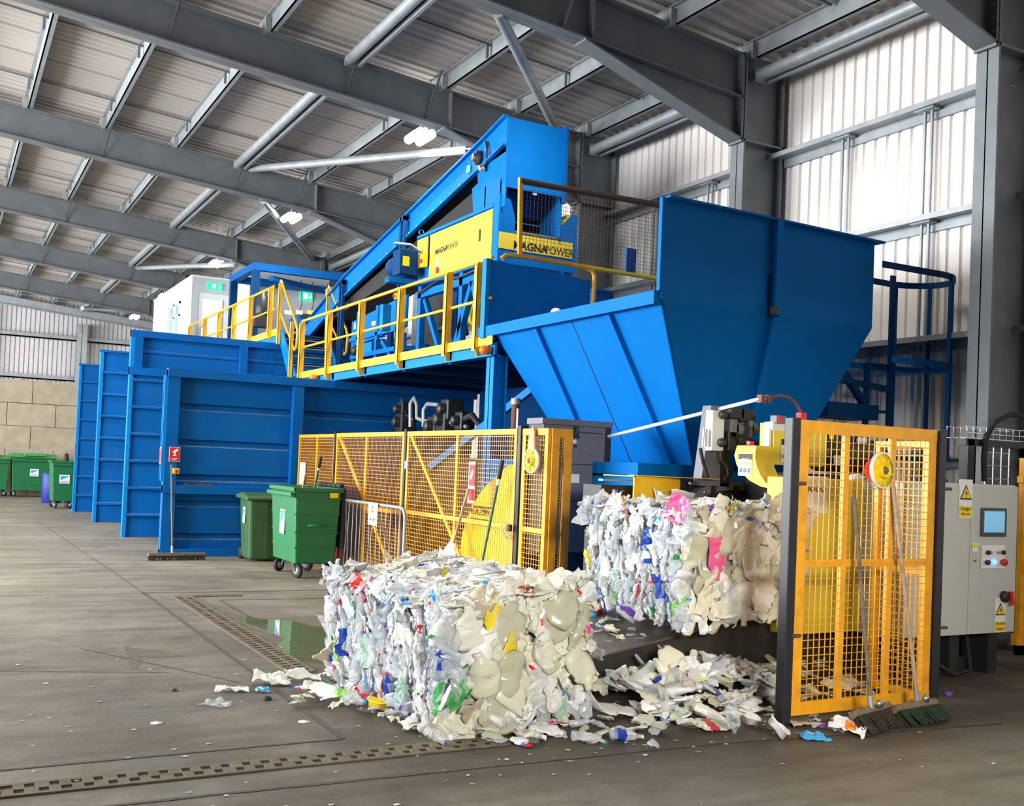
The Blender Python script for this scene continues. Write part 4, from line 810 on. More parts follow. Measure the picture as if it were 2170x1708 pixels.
p = ax(1065, 975, 5.22); q = ax(1024, 1180, 5.0); d = q-p; q = p+d*(p.z/-d.z)
stick('tool_handle', 'dark green handle with black grip leaning on the right gate leaf', p, q+Vector((0, 0, .02)), .015, DKGREEN, .12, cat='handle', band=.04)
stick('tool_handle', 'green handle with black grip standing up from the large green bin', ax(680, 968, 4.85), ax(664, 1045, 4.8), .016, DKGREEN, .3, band=.06)
stick('broom_handle', 'short wooden handle standing up from the large green bin', ax(648, 1003, 4.7), ax(638, 1050, 4.7), .018, WOOD)
# crowd barrier with notice
t = thing('crowd_barrier', 'grey tubular crowd barrier before the left mesh gate', 'barrier', (5.02, 13.1, 0)); BXX = 5.02; y0, y1, z0, z1, rr = 14.38, 11.80, .16, 1.09, .14
P = []
for (cy_, cz, a0) in ((y0-rr, z1-rr, 90), (y1+rr, z1-rr, 0), (y1+rr, z0+rr, -90), (y0-rr, z0+rr, 180)):
    for k in range(5):
        a = math.radians(a0-k*22.5) if a0 != 90 else math.radians(180-90+0-0)
    seq = {90: (180, 90), 0: (90, 0), -90: (0, -90), 180: (-90, -180)}[a0]
    for k in range(5):
        a = math.radians(seq[0]+(seq[1]-seq[0])*k/4); P.append((BXX, cy_-rr*math.cos(a), cz+rr*math.sin(a)))
P.append(P[0]); mb = MB(); mb.tube(P, .021, 10); mb.build('frame_tube', GALV, t)
for i in range(1, 17):
    mb = MB(); yy = y0+(y1-y0)*i/17; mb.tube([(BXX, yy, z0), (BXX+R.uniform(-.02, .02), yy+R.uniform(-.02, .02), (z0+z1)/2), (BXX, yy, z1)], .006, 6); mb.build('infill_bar', GALV, t)
for yy in (14.1, 12.1): mb = MB(); mb.tube([(BXX, yy, z0), (BXX-.42, yy-.5, .02)], .018, 8); mb.tube([(BXX, yy, z0), (BXX+.2, yy+.1, .02)], .018, 8); mb.build('foot', GALV, t)
t = thing('notice_sheet', 'white no-entry notice hanging from the crowd barrier', 'notice', ax(790, 1088, BXX-.04)); c = ax(790, 1089, BXX-.04)
plate(t, c, .33, .29, EY, ZH, SIGNW, 'sheet', .002); text('No Entry', .06, c+Vector((-.004, 0, -.07)), EY, ZH, t, INK, 'printed_line')
for s in (1, -1): mb = MB(); mb.prism([c+Vector((-.005, -.03, .06+s*.012)), c+Vector((-.005, .03, .06+s*.012)), c+Vector((-.005, 0, .06+s*.05))], (-.001, 0, 0)); mb.build('red_symbol', RED, t)
t = thing('fire_extinguisher', 'red extinguisher on the floor behind the crowd barrier', 'fire extinguisher', (5.15, 14.75, 0)); e = Vector((5.18, 14.72, 0))
mb = MB(); mb.lathe(e, (0, 0, 1), [(0, 0), (.075, 0), (.08, .02), (.08, .42), (.05, .49), (.02, .5)], 18); mb.build('cylinder', REDB, t); mb = MB(); mb.box(e+Vector((-.02, -.05, .5)), e+Vector((.02, .05, .56))); mb.build('valve', BLACK, t)
# ================================================================== BINS
def caster(parent, x, y, z, r=.1, rot=0., name='wheel'):
    d = Vector((math.cos(rot), math.sin(rot), 0)); n = Vector((-d.y, d.x, 0)); c = Vector((x, y, r))
    mb = MB(); mb.lathe(c-n*.025, n, [(0, 0), (r*.9, 0), (r, .008), (r, .042), (r*.9, .05), (0, .05)], 20); w = mb.build(name, RUBBER, parent); _W[w.name] = Matrix.Identity(4)
    mb = MB(); mb.lathe(c-n*.03, n, [(0, 0), (r*.55, 0), (r*.55, .06), (0, .06)], 16); mb.build('hub', GALV, w)
    mb = MB(); mb.bar(c-n*.035, c-n*.035+d*.05+Vector((0, 0, z-r)), .05, .006, d); mb.bar(c+n*.035, c+n*.035+d*.05+Vector((0, 0, z-r)), .05, .006, d); mb.box((x+d.x*.05-.05, y+d.y*.05-.05, z-.012), (x+d.x*.05+.05, y+d.y*.05+.05, z)); mb.build('fork', GALV, w)
def badge(t, c, w, h, xd, n):
    c, n = Vector(c), Vector(n); xd = Vector(xd); pl_ = plate(t, c, w, h, xd, ZH, SIGNW, 'badge'); _W[pl_.name] = Matrix.Identity(4); U = Vector((0, 0, 1))
    q = c+n*.006; mb = MB(); mb.prism([q+xd*(a*w)+U*(b*h) for a, b in ((-.4, .35), (.4, .35), (.4, .3), (-.4, -.12))], n*.001); mb.build('blue_field', SKYB, pl_)
    for k in range(3): mb = MB(); b = -.22-.08*k; mb.prism([q+xd*(a*w)+U*(bb*h) for a, bb in ((-.4, b), (.4, b+.04), (.4, b), (-.4, b-.04))], n*.001); mb.build('badge_line', INKG, pl_)
def big_bin(label, x0, y0, w, d, h, zb_=.2, rim_low=True, m=GREEN, face='x', lid=True, dots=False):
    """four-wheeled waste container; its front looks along -x ('x') or -y ('y')"""
    t = thing('waste_container', label, 'bin', (x0+w/2, y0+d/2, 0), 'green four-wheeled waste containers'); s = .05
    mb = MB(); b0 = [(x0+s, y0+s), (x0+w-s, y0+s), (x0+w-s, y0+d-s), (x0+s, y0+d-s)]; b1 = [(x0, y0), (x0+w, y0), (x0+w, y0+d), (x0, y0+d)]
    vs = []; N_ = 6
    for k in range(N_+1):
        f_ = k/N_; bulge = .0
        for (p, q) in zip(b0, b1): vs.append((p[0]+(q[0]-p[0])*f_, p[1]+(q[1]-p[1])*f_, zb_+(h-zb_)*f_))
    fs = [tuple(range(4))[::-1]]
    for k in range(N_):
        for j in range(4): fs.append((k*4+j, k*4+(j+1) % 4, (k+1)*4+(j+1) % 4, (k+1)*4+j))
    ins = len(vs); vs += [(x0+.04, y0+.04, h), (x0+w-.04, y0+.04, h), (x0+w-.04, y0+d-.04, h), (x0+.04, y0+d-.04, h), (x0+.09, y0+.09, h-.5), (x0+w-.09, y0+.09, h-.5), (x0+w-.09, y0+d-.09, h-.5), (x0+.09, y0+d-.09, h-.5)]
    top_ = N_*4
    for j in range(4): fs += [(top_+j, top_+(j+1) % 4, ins+(j+1) % 4, ins+j), (ins+j, ins+(j+1) % 4, ins+4+(j+1) % 4, ins+4+j)]
    fs.append((ins+4, ins+5, ins+6, ins+7)); mb.add(vs, fs); mb.build('body', m, t, bevel=.03)
    mb = MB()
    mb.box((x0-.07, y0-.0, h-.13), (x0+.0, y0+d, h-.07)) if face == 'x' else mb.box((x0, y0-.07, h-.13), (x0+w, y0, h-.07))
    mb.box((x0-.03, y0-.02, h-.06), (x0+w+.02, y0+.0, h)); mb.box((x0-.03, y0-.02, h-.06), (x0, y0+d+.02, h)); mb.build('rim', m, t, bevel=.01)
    for zz in (.33, .5, .7, .88):
        mb = MB(); k = (zz*h-zb_)/(h-zb_); o_ = s*(1-k)
        mb.box((x0+o_-.008, y0+o_-.008, zz*h), (x0+w-o_+.008, y0+o_, zz*h+.016)); mb.box((x0+o_-.008, y0+o_-.008, zz*h), (x0+o_, y0+d-o_+.008, zz*h+.016)); mb.build('rib', m, t)
    for (cx, cy_, a) in ((x0+.12, y0+.14, 1.9), (x0+w-.12, y0+.14, .4), (x0+.12, y0+d-.14, .5), (x0+w-.12, y0+d-.14, 2.2)): caster(t, cx, cy_, zb_+.02, .095, a)
    if face == 'x':
        badge(t, (x0+.028-.012, y0+d*.52, h*.6), .22, .34, EY, (-1, 0, 0))
        mb = MB(); yy = y0+.012-.03; mb.tube([(x0+w*.3, yy+.03, h*.58), (x0+w*.3, yy-.03, h*.59), (x0+w*.72, yy-.03, h*.59), (x0+w*.72, yy+.03, h*.58)], .014, 8); mb.build('side_handle', m, t)
        plate(t, (x0+w-.12, y0-.026, h-.1), .12, .07, XH, ZH, MYEL, 'yellow_tag')
    else:
        badge(t, (x0+w*.52, y0+.02-.012, h*.62), .26, .24, XH, (0, -1, 0))
    if lid:
        mb = MB(); mb.prism([(x0-.06, y0-.08, h), (x0-.06, y0+d+.05, h+.02), (x0-.06, y0+d*.8, h+.12), (x0-.06, y0+d*.3, h+.13)], (w+.12, 0, 0)); mb.box((x0+w*.28, y0-.05, h+.05), (x0+w*.78, y0+d*.3, h+.15)); mb.build('lid', mat('bin_lid_green', lin(70, 150, 85), .5) if 'bin_lid_green' not in MATS else MATS['bin_lid_green'], t, bevel=.02)
    return t
t = big_bin('large open green waste container beside the crowd barrier', 4.28, 13.88, .66, 1.18, 1.25, lid=False)
for k in range(5):
    mb = MB(); mb.tube([(4.98, 14.0+k*.2, 1.28), (4.98, 14.17+k*.2, 1.28)], .035, 8); mb.build('hinge', RUBBER, t)
mb = MB(); mb.box((4.96, 13.92, .42), (5.02, 15.0, 1.25)); mb.build('lid', RUBBER, t, bevel=.015)
t = thing('wheelie_bin', 'olive green wheelie bin between blue bay wall and large green container', 'bin', (4.55, 16.45, 0)); x0, y0 = 4.27, 16.2
mb = MB(); vs = []
for k, (o_, z) in enumerate(((.05, .03), (.04, .2), (.0, .98))):
    for a, b in ((0, 0), (.56, 0), (.56, .62), (0, .62)): vs.append((x0+(o_ if a == 0 else a-o_), y0+(o_ if b == 0 else b-o_), z))
mb.add(vs, [(3, 2, 1, 0)]+[(k*4+j, k*4+(j+1) % 4, (k+1)*4+(j+1) % 4, (k+1)*4+j) for k in range(2) for j in range(4)]+[(8, 9, 10, 11)]); mb.build('body', OLIVE, t, bevel=.04)
mb = MB(); mb.prism([(x0-.06, y0-.05, .96), (x0-.06, y0+.68, .98), (x0-.06, y0+.66, 1.03), (x0-.06, y0+.3, 1.08), (x0-.06, y0-.02, 1.03), (x0-.06, y0-.05, 1.0)], (.68, 0, 0)); mb.build('lid', OLIVE, t, bevel=.02)
mb = MB(); mb.bar((x0+.27, y0-.003, .06), (x0+.27, y0-.012, .95), .012, .012, (0, 1, 0)); mb.build('front_crease', OLIVE, t)
badge(t, (x0+.0, y0+.3, .72), .14, .25, EY, (-1, 0, 0))
for a in (.06, .5): mb = MB(); mb.lathe((x0+a-.03, y0+.6, .1), (1, 0, 0), [(0, 0), (.1, .0), (.1, .06), (0, .06)], 16); mb.build('wheel', RUBBER, t)
big_bin('green lidded waste container at the left edge, before the block wall', .68, 37.75, 1.36, .95, 1.22, face='y')
big_bin('green lidded waste container with white badge, second from the left edge', 2.10, 37.75, 1.32, .95, 1.30, face='y')
t = big_bin('narrow green waste container beside the farthest blue bay wall', 2.72, 30.9, .62, 1.0, 1.30, face='y', lid=False)
t = thing('tool_handle', 'black tool end standing in the narrow far container', 'tool', (3.1, 31.3, 1.3)); mb = MB(); mb.lathe((3.1, 31.3, 1.05), (0, 0, 1), [(.0, 0), (.05, 0), (.065, .3), (.05, .45), (0, .47)], 10); mb.build('shaft', RUBBER, t)
t = thing('blue_barrel', 'dark blue barrel behind the narrow far container', 'barrel', (3.05, 34, 0)); mb = MB(); mb.lathe((3.02, 34.2, 0), (0, 0, 1), [(0, 0), (.26, 0), (.28, .03), (.28, .85), (.25, .9), (0, .9)], 18); mb.build('body', mat('barrel_blue', lin(20, 40, 140), .5), t)
t = thing('rubbish_bags', 'dark rubbish sack between far container and blue barrel', 'sack', (3.6, 38.3, 0)); mb = MB(); mb.lathe((3.68, 38.3, 0), (0, 0, 1), [(0, 0), (.3, .02), (.34, .2), (.22, .45), (.06, .55), (0, .6)], 12); mb.build('sack', RUBBER, t)
t = thing('crowd_barrier', 'pale crowd barrier leaning at the far block wall', 'barrier', (3.6, 38.9, 0)); mb = MB(); mb.tube([(3.5, 38.9, 0), (3.5, 38.95, 1.05), (3.56, 38.95, 1.1), (5.4, 38.95, 1.1)], .025, 8); mb.build('frame_tube', GALV, t)
# ================================================================== BROOMS
def broom(label, top_, foot, h0, h1, hand, stock, bris, L=.10, flare=.03, tilt=(0, -.05), plate_=False):
    """wide yard broom: head from h0 to h1 on the floor, handle up to top_"""
    h0, h1 = Vector(h0), Vector(h1); d = (h1-h0).normalized(); t = thing('yard_broom', label, 'broom', (h0+h1)/2)
    up = Vector((tilt[0]*-1, -tilt[1], .1)).normalized(); a, b = h0+up*L, h1+up*L
    mb = MB(); mb.bar(a+up*.022, b+up*.022, .065, .045, up); mb.build('stock', stock, t, bevel=.006)
    mb = MB(); n = int((h1-h0).length/.012); s = d.cross(up)
    for i in range(n):
        for k in (-1, 0, 1):
            p = a+(b-a)*((i+.5)/n)+s*k*.022; q = h0+(h1-h0)*((i+.5)/n)+s*k*.03+d*rnd(-flare, flare)+s*rnd(-.012, .012); q.z = max(q.z, .002); mb.bar(p, q, .006, .006, s)
    o = mb.build('bristles', bris, t); o['kind'] = 'stuff'
    foot = Vector(foot); top_ = Vector(top_); mb = MB(); mb.tube([foot+(top_-foot)*i/8+Vector((rnd(-.003, .003), 0, 0)) for i in range(9)], .0145, 10); mb.build('handle', hand, t)
    mb = MB(); mb.tube([foot-(top_-foot).normalized()*.0, foot+(top_-foot).normalized()*.11], .02, 10); mb.build('socket', GALV, t)
    if plate_: mb = MB(); mb.lathe(foot+Vector((.05, -.02, .06)), (-.2, -1, 0), [(0, 0), (.028, .0), (.028, .015), (0, .02)], 12); mb.build('wing_nut', CHROME, t)
    return t
f = (az(1830, 1553, .0)+az(1912, 1530, .0))/2
broom('dark worn broom leaning on the right gate, the left one of the pair', ay(1810, 1050, 5.19), ay(1846, 1510, 4.97), (5.33, 4.80, 0), (5.80, 4.92, 0), WOODD, BROOMH, BRIST, .15, .035, (.0, -.11), True)
broom('pale-handled broom with green-black bristles leaning on the right gate', ay(1893, 1030, 5.19), ay(1945, 1498, 5.02), (5.82, 4.88, 0), (6.30, 4.94, 0), WOOD, BROOMH, BRISTG, .13, .02, (.04, -.09), True)
broom('wide flat broom leaning upright on the nearest blue bay wall', ay(363, 985, 17.08), ay(365, 1172, 16.7), (2.85, 16.55, 0), (3.72, 16.62, 0), WOODD, BROOMH, BRIST, .07, .012, (0, 0))
# ================================================================== RIGHT GATE
GY = 5.25
fence_panel('mesh_gate', 'tall orange mesh gate with two brooms leaning on it', (5.08, GY, .06), (1, 0, 0), 1.35, .06, 2.05, (.44, .9), (1.08,), fw=.085, cat='gate', p=.052)
fence_panel('mesh_fence', 'orange mesh return panel behind the right end of the broom gate', (6.45, GY+.06, .06), (0, 1, 0), .5, .06, 1.97, (), (1.0,), fw=.05, p=.05)
for x, lab in ((4.985, 'black gate post left of the broom gate'), (6.435, 'black gate post between broom gate and grey cabinet')):
    t = thing('gate_post', lab, 'post', (x, GY, 0)); mb = MB(); mb.box((x, GY-.04, 0), (x+.075, GY+.04, 2.06)); mb.build('tube', POSTB, t, bevel=.006)
    for z in (.6, 1.62): mb = MB(); mb.tube([(x+.06, GY-.03, z), (x+.13, GY-.045, z)], .012, 8); mb.build('hinge_pin', RUST, t)
spool('yellow and red spool end with white rim hanging on the broom gate', ay(1866, 997, GY-.08), (.12, -1, .05), .125, REDB)
t = thing('mesh_gate', 'orange mesh gate cut off by the right edge of the picture', 'gate', (8.86, 6.25, 0))
mb = MB(); mb.box((8.84, 6.22, .1), (8.93, 6.27, 2.02)); mb.box((8.84, 6.22, 1.93), (10.0, 6.27, 2.02)); mb.box((8.84, 6.22, .1), (10.0, 6.27, .19)); mb.box((8.93, 6.22, 1.0), (10, 6.27, 1.06)); mb.box((8.8, 6.2, 1.7), (8.86, 6.26, 1.76)); mb.box((8.78, 6.2, .2), (8.86, 6.26, .3)); mb.prism([(8.93, 6.22, .19), (9.2, 6.22, .19), (8.93, 6.22, .46)], (0, .04, 0)); mb.build('frame', SAFE, t)
mb = MB(); grid(mb, (8.93, 6.24, .19), (1, 0, 0), (0, 0, 1), 1.05, 1.74); mb.build('wire_mesh', SAFE, t)
t = thing('chain', 'steel chain on the cut-off gate at the right edge', 'chain', (8.86, 6.2, 1.0))
for i in range(6):
    a = Vector((8.87+.012*(i % 2), 6.17, 1.22-i*.05)); mb = MB(); mb.tube([a+Vector((.014*math.cos(k*.785) if i % 2 else 0, 0 if i % 2 else .014*math.cos(k*.785), .032*math.sin(k*.785))) for k in range(9)], .007, 6); mb.build('link', CHROME, t)
mb = MB(); mb.box((8.86, 6.16, .86), (8.92, 6.19, .94)); mb.build('padlock', mat('brass', lin(190, 150, 60), .3, .8), t, bevel=.004)
# ================================================================== ELECTRIC CABINET
t = thing('control_cabinet', 'large grey electric cabinet with touch screen right of the broom gate', 'electric cabinet', (7.6, 6.1, 0)); CY = 5.95; x0, x1, z0, z1 = 6.90, 8.39, .37, 1.67
xs = ay(2055, 1180, CY).x
mb = MB(); mb.box((x0, CY+.03, z0), (x1, CY+.45, z1)); mb.build('body', GREY, t, bevel=.008)
mb = MB(); mb.box((x0+.01, CY, z0+.01), (xs-.006, CY+.028, z1-.01)); mb.build('left_door', GREY, t, bevel=.006)
mb = MB(); mb.box((xs+.006, CY, z0+.01), (x1-.005, CY+.028, z1-.01)); rd = mb.build('right_door', GREY, t, bevel=.006); _W[rd.name] = Matrix.Identity(4)
for x in (7.05, 7.7, 8.2): mb = MB(); mb.box((x, CY+.12, 0), (x+.12, CY+.36, z0)); mb.build('leg', BLACK, t)
def cpt(u, v, o=.004): return ay(u, v, CY-o)
def warn(parent, u, v, w, h, lines):
    c = cpt(u, v); pl_ = plate(parent, c, w, h, XH, ZH, SIGNW, 'warning_sign', .003); _W[pl_.name] = Matrix.Identity(4); F_ = Vector((0, -.005, 0))
    mb = MB(); q = c+F_+Vector((0, 0, h*.16)); mb.prism([q+Vector((a*w*.46, 0, b*w*.4)) for a, b in ((-1, -.9), (1, -.9), (0, 1.05))], (0, .001, 0)); mb.build('black_triangle', INK, pl_)
    q = c+F_*1.4+Vector((0, 0, h*.15)); mb = MB(); mb.prism([q+Vector((a*w*.36, 0, b*w*.3)) for a, b in ((-1, -.88), (1, -.88), (0, 1.05))], (0, .001, 0)); mb.build('yellow_triangle', SIGNY, pl_)
    q = c+F_*1.8+Vector((0, 0, h*.14)); mb = MB(); mb.prism([q+Vector((a*w*.1, 0, b*w*.26)) for a, b in ((.3, 1), (-.9, -.1), (.1, -.1), (-.4, -1), (.9, .2), (0, .2))], (0, .001, 0)); mb.build('lightning_bolt', INK, pl_)
    mb = MB(); q = c+F_*1.2+Vector((0, 0, -h*.33)); mb.prism([q+Vector((a*w*.46, 0, b*h*.14)) for a, b in ((-1, -1), (1, -1), (1, 1), (-1, 1))], (0, .001, 0)); mb.build('yellow_panel', SIGNY, pl_)
    for k, (s_, hh) in enumerate(lines): text(s_, hh, q+Vector((0, -.002, (.025-.045*k))), XH, ZH, pl_, INK, 'lettering', 0, .0005)
warn(t, 2046, 1057, .165, .33, (('Danger', .045), ('400 volts', .03)))
warn(rd, 2119, 1303, .14, .30, (('Electrical', .033), ('isolator', .033)))
c = cpt(2107, 1107, .012); mb = MB(); mb.box(c-Vector((.17, 0, .125)), c+Vector((.17, .02, .125))); hm = mb.build('touch_screen', mat('screen_bezel', lin(70, 70, 72), .4), rd, bevel=.006); _W[hm.name] = Matrix.Identity(4); plate(hm, c+Vector((0, -.002, .005)), .27, .185, XH, ZH, SCREEN, 'display', .002)
c = cpt(2104, 1180, .006); pb = plate(rd, c, .31, .20, XH, ZH, SIGNW, 'button_panel', .003); _W[pb.name] = Matrix.Identity(4)
for dx, dz, m_, r_, ln in ((-.09, .04, BLACK, .02, .03), (-.045, .04, AMBER if False else CHROME, .012, .02), (.05, .04, CHROME, .014, .015), (.11, .04, BLACK, .02, .03), (-.1, -.045, BLACK, .022, .035), (.01, -.045, BLUELED, .018, .02), (.11, -.045, REDB, .03, .045)):
    mb = MB(); mb.lathe(c+Vector((dx, -.003, dz)), (0, -1, 0), [(r_*.6, 0), (r_*.6, ln*.5), (r_, ln*.5), (r_, ln), (0, ln)], 14); mb.build('push_button', m_, pb)
c = cpt(2126, 1264, .003); mb = MB(); mb.lathe(c, (0, -1, 0), [(.05, 0), (.05, .035), (.03, .05), (0, .05)], 16); iso = mb.build('isolator_switch', BLACK, rd); _W[iso.name] = Matrix.Identity(4); mb = MB(); mb.bar(c+Vector((.03, -.055, .05)), c+Vector((.045, -.055, -.07)), .028, .03, (0, 1, 0)); mb.build('red_handle', REDB, iso)
plate(t, cpt(2066, 1160), .07, .07, XH, ZH, SIGNW, 'small_label'); plate(t, cpt(2066, 1157, .008), .068, .03, XH, ZH, SIGNY, 'yellow_label'); mb = MB(); mb.lathe(cpt(2065, 1186, .003), (0, -1, 0), [(.016, 0), (.016, .012), (0, .014)], 10); mb.build('lock', CHROME, t)
text('FAULT    START', .02, c+Vector((-.06, -.01, .74)), XH, ZH, t, INKG, 'fine_print', 0, .0005) if False else None
mb = MB(); mb.tube([(7.7, CY+.3, .4), (7.66, CY+.2, .1), (7.74, CY+.1, .02), (7.95, CY+.1, .05), (8.0, CY+.2, .4)], .022, 8); mb.build('cable_loop', RUBBER, t)
mb = MB(); mb.box((7.5, CY+.35, z1), (7.9, CY+.42, z1+.03)); tag(mb.build('folder', mat('folder_navy', lin(30, 35, 80), .5)), 'dark blue folder lying on top of the grey cabinet', 'folder')
t = thing('cable_tray', 'black support frame with wire cable tray above the grey cabinet', 'cable tray', (8.0, 7.0, 0)); TY = 6.75; a, b = ay(2052, 930, TY), ay(2170, 930, TY)
mb = MB(); mb.box((a.x, TY, 0), (a.x+.1, TY+.1, a.z)); mb.build('post', BLACK, t); mb = MB(); mb.box((a.x-.03, TY, a.z-.06), (b.x+.3, TY+.1, a.z)); mb.build('beam', BLACK, t)
mb = MB()
for k in range(10):
    x = a.x-.06+k*.1
    mb.tube([(x, TY-.02, a.z+.12), (x, TY-.02, a.z+.01), (x, TY+.2, a.z+.01), (x, TY+.2, a.z+.12)], .004, 5)
for yy, zz in ((TY-.02, .12), (TY-.02, .06), (TY-.02, .01), (TY+.2, .12), (TY+.2, .01), (TY+.09, .01)): mb.bar((a.x-.06, yy, a.z+zz), (a.x+.9, yy, a.z+zz), .007, .007)
mb.build('wire_basket', CHROME, t)
mb = MB(); x = a.x+.3
for k in range(4):
    mb.bar((x+k*.12, TY+.03, .9), (x+k*.12, TY+.03, a.z), .008, .008, (0, 1, 0))
for k in range(9): mb.bar((x, TY+.03, .95+k*.13), (x+.36, TY+.03, .95+k*.13), .007, .007)
mb.build('wire_drop', CHROME, t)
P = [ay(u, v, TY-.03) for u, v in ((2086, 1020), (2085, 970), (2090, 925), (2110, 893), (2140, 878), (2175, 882))]; mb = MB(); mb.tube(P, .028, 8); mb.build('cable', RUBBER, t)
mb = MB(); c = ay(2020, 975, 9.0); mb.bar(ax(1985, 985, 10.22), ax(2062, 980, 10.22), .16, .1); tag(mb.build('cable_bundle', GALVD), 'grey pipe bundle on the wall behind the grey cabinet', 'pipe')
# ================================================================== SLATE CABINET AND ROD
t = thing('tall_cabinet', 'tall slate-coloured steel cabinet at the right end of the mesh fence', 'cabinet', (5.8, 9.3, 0)); KY = 9.1; a, b = ay(1149, 889, KY), ay(1297, 893, KY); zt_ = 2.16; x0, x1 = 5.60, 6.18; x0 = a.x
mb = MB(); mb.box((x0+.02, KY+.02, .78), (x1, KY+.3, zt_)); mb.box((x0+.2, KY+.05, 0), (x1, KY+.28, .78)); mb.build('body', BLACK, t)
mb = MB(); mb.box((x0, KY-.01, zt_-.06), (x1, KY+.31, zt_)); mb.build('top_cap', SLATE, t)
mb = MB(); mb.box((x0+.02, KY, .8), (x1-.09, KY+.02, zt_-.065)); dd = mb.build('door', SLATE, t); _W[dd.name] = Matrix.Identity(4)
for z in (zt_-.13, 1.70, 1.32):
    mb = MB(); mb.box((x0+.04, KY-.003, z), (x1-.12, KY, z+.008)); mb.build('door_joint', INK, dd)
c = ay(1219, 914, KY); mb = MB(); mb.box(c-Vector((.02, .04, .06)), c+Vector((.02, 0, .05))); mb.tube([c+Vector((0, -.05, .03)), c+Vector((-.03, -.05, -.05)), c+Vector((.02, -.05, -.06))], .012, 8); mb.build('latch', BLACK, dd)
mb = MB(); mb.lathe(ay(1218, 936, KY-.002), (0, -1, 0), [(.025, 0), (.025, .004), (0, .005)], 12); mb.build('round_sticker', SIGNW, dd); mb = MB(); mb.lathe(ay(1218, 945, KY-.002), (0, -1, 0), [(.015, 0), (.015, .02), (0, .02)], 10); mb.build('keyhole', BLACK, dd)
plate(dd, ay(1216, 1014, KY-.003), .13, .09, XH, ZH, SIGNW, 'white_label', .002)
for k in range(4): mb = MB(); q = ay(1183+k*23, 966, KY-.001); mb.box(q-Vector((.015, .002, .003)), q+Vector((.015, 0, .003))); mb.build('slot', INK, dd)
t = thing('guard_rod', 'long white rod rising from the slate cabinet to a rusty clamp', 'rod', (6.2, 8.5, 2.0)); p, q = Vector((6.13, 9.08, 2.0)), ay(1612, 845, 7.0); p = ay(1290, 925, 9.08)
mb = MB(); mb.tube([p, q], .018, 10); mb.build('tube', WHITE, t)
mb = MB()
for s in (0, .08): r_ = q+Vector((s, -.02*s, .02*s)); mb.box(r_-Vector((.018, .03, .035)), r_+Vector((.018, .03, .035)))
mb.bar(q+Vector((0, 0, .02)), q+Vector((.08, 0, .022)), .02, .012); mb.build('clamp', COPPER, t)
P = [q+Vector((.08, 0, .005))]+[ay(u, v, 7.0) for u, v in ((1650, 838), (1672, 842), (1688, 856), (1697, 872), (1702, 886))]; mb = MB(); mb.tube(P, .013, 8); mb.build('hose', COPPER, t)
c = ay(1699, 882, 6.98); mb = MB(); mb.box(c-Vector((.04, .03, .05)), c+Vector((.03, .03, .03))); mb.build('red_connector', REDB, t)
# ================================================================== BALER PRESS
t = thing('baler_press', 'black and blue press body below the hopper behind the upper bale', 'baler', (7, 8, 0))
mb = MB(); mb.box((5.95, 8.35, .2), (9.0, 11.4, 1.62)); mb.build('press_body', BLUE, t)
mb = MB(); mb.box((6.75, 8.28, 1.60), (9.0, 11.4, 1.70)); mb.box((5.95, 8.3, 1.60), (6.75, 11.4, 1.74)); mb.build('hopper_collar', BLUE, t)
a, b = ay(1290, 998, 8.2), ay(1470, 1012, 8.2)
mb = MB(); mb.box((5.3, 7.95, 1.30), (6.6, 8.25, 1.52)); mb.box((5.3, 7.95, .6), (6.6, 8.2, 1.1)); mb.build('cross_frame', BLACK, t)
mb = MB(); mb.box((5.3, 7.93, 1.56), (6.3, 8.0, 1.575)); mb.build('edge_strip', CHROME, t)
PY = 7.62
mb = MB(); q0, q1 = ay(1345, 1008, PY), ay(1440, 1062, PY); mb.box((q0.x, PY, q1.z-.25), (q1.x, PY+.02, q0.z)); mb.box((q0.x, PY, q0.z-.01), (q0.x+.012, PY+.5, q0.z)); mb.prism([(q0.x, PY, q0.z), (q1.x+.25, PY-.25, q0.z-.005), (q1.x+.25, PY+.1, q0.z-.005), (q0.x, PY+.1, q0.z)], (0, 0, .006)); mb.build('yellow_guard', mat('guard_yellow_worn', lin(225, 175, 20), .45, noise=.15, dirt=(.3, .2, .02), dscale=8, damt=.5), t)
mb = MB(); q0, q1 = ay(1440, 1014, PY), ay(1760, 1018, PY); mb.box((q0.x, PY+.02, 1.0), (q1.x, PY+.5, q0.z-.01)); mb.build('channel_frame', BLACK, t)
yA = PY-.1; outer = [ay(u, v, yA) for u, v in ((1462, 1075), (1470, 1052), (1488, 1034), (1510, 1026), (1545, 1022), (1720, 1026))]; inner = [p+Vector((.03 if i < 3 else .0, 0, -.075 if i > 1 else -.03)) for i, p in enumerate(outer)]
mb = MB(); mb.prism(outer+inner[::-1], (0, .1, 0)); mb.build('curved_arch', SLATE, t)
mb = MB(); mb.box((inner[3].x-.1, yA+.02, 1.15), (outer[-1].x, yA+.1, inner[3].z+.01)); mb.prism([inner[0], inner[1], inner[2], inner[3], (inner[3].x, yA, 1.2), (inner[0].x, yA, 1.2)], (0, .08, 0)); mb.build('arch_plate', BLACK, t)
for u in (1512, 1560, 1604): c = ay(u, 1036, yA-.01); mb = MB(); mb.box(c-Vector((.02, .02, .06)), c+Vector((.015, .02, .03))); mb.build('lug', BLACK, t)
mb = MB(); p0 = ay(1580, 1058, yA-.005); p1 = ay(1626, 1061, yA-.005); mb.bar(p0, p1, .006, .01); mb.build('scratch_bar', GALV, t)
for u, v in ((1462, 1024), (1492, 1043)): mb = MB(); mb.lathe(ay(u, v, yA-.01), (0, -1, 0), [(.02, 0), (.02, .015), (0, .02)], 10); mb.build('bolt', CHROME, t)
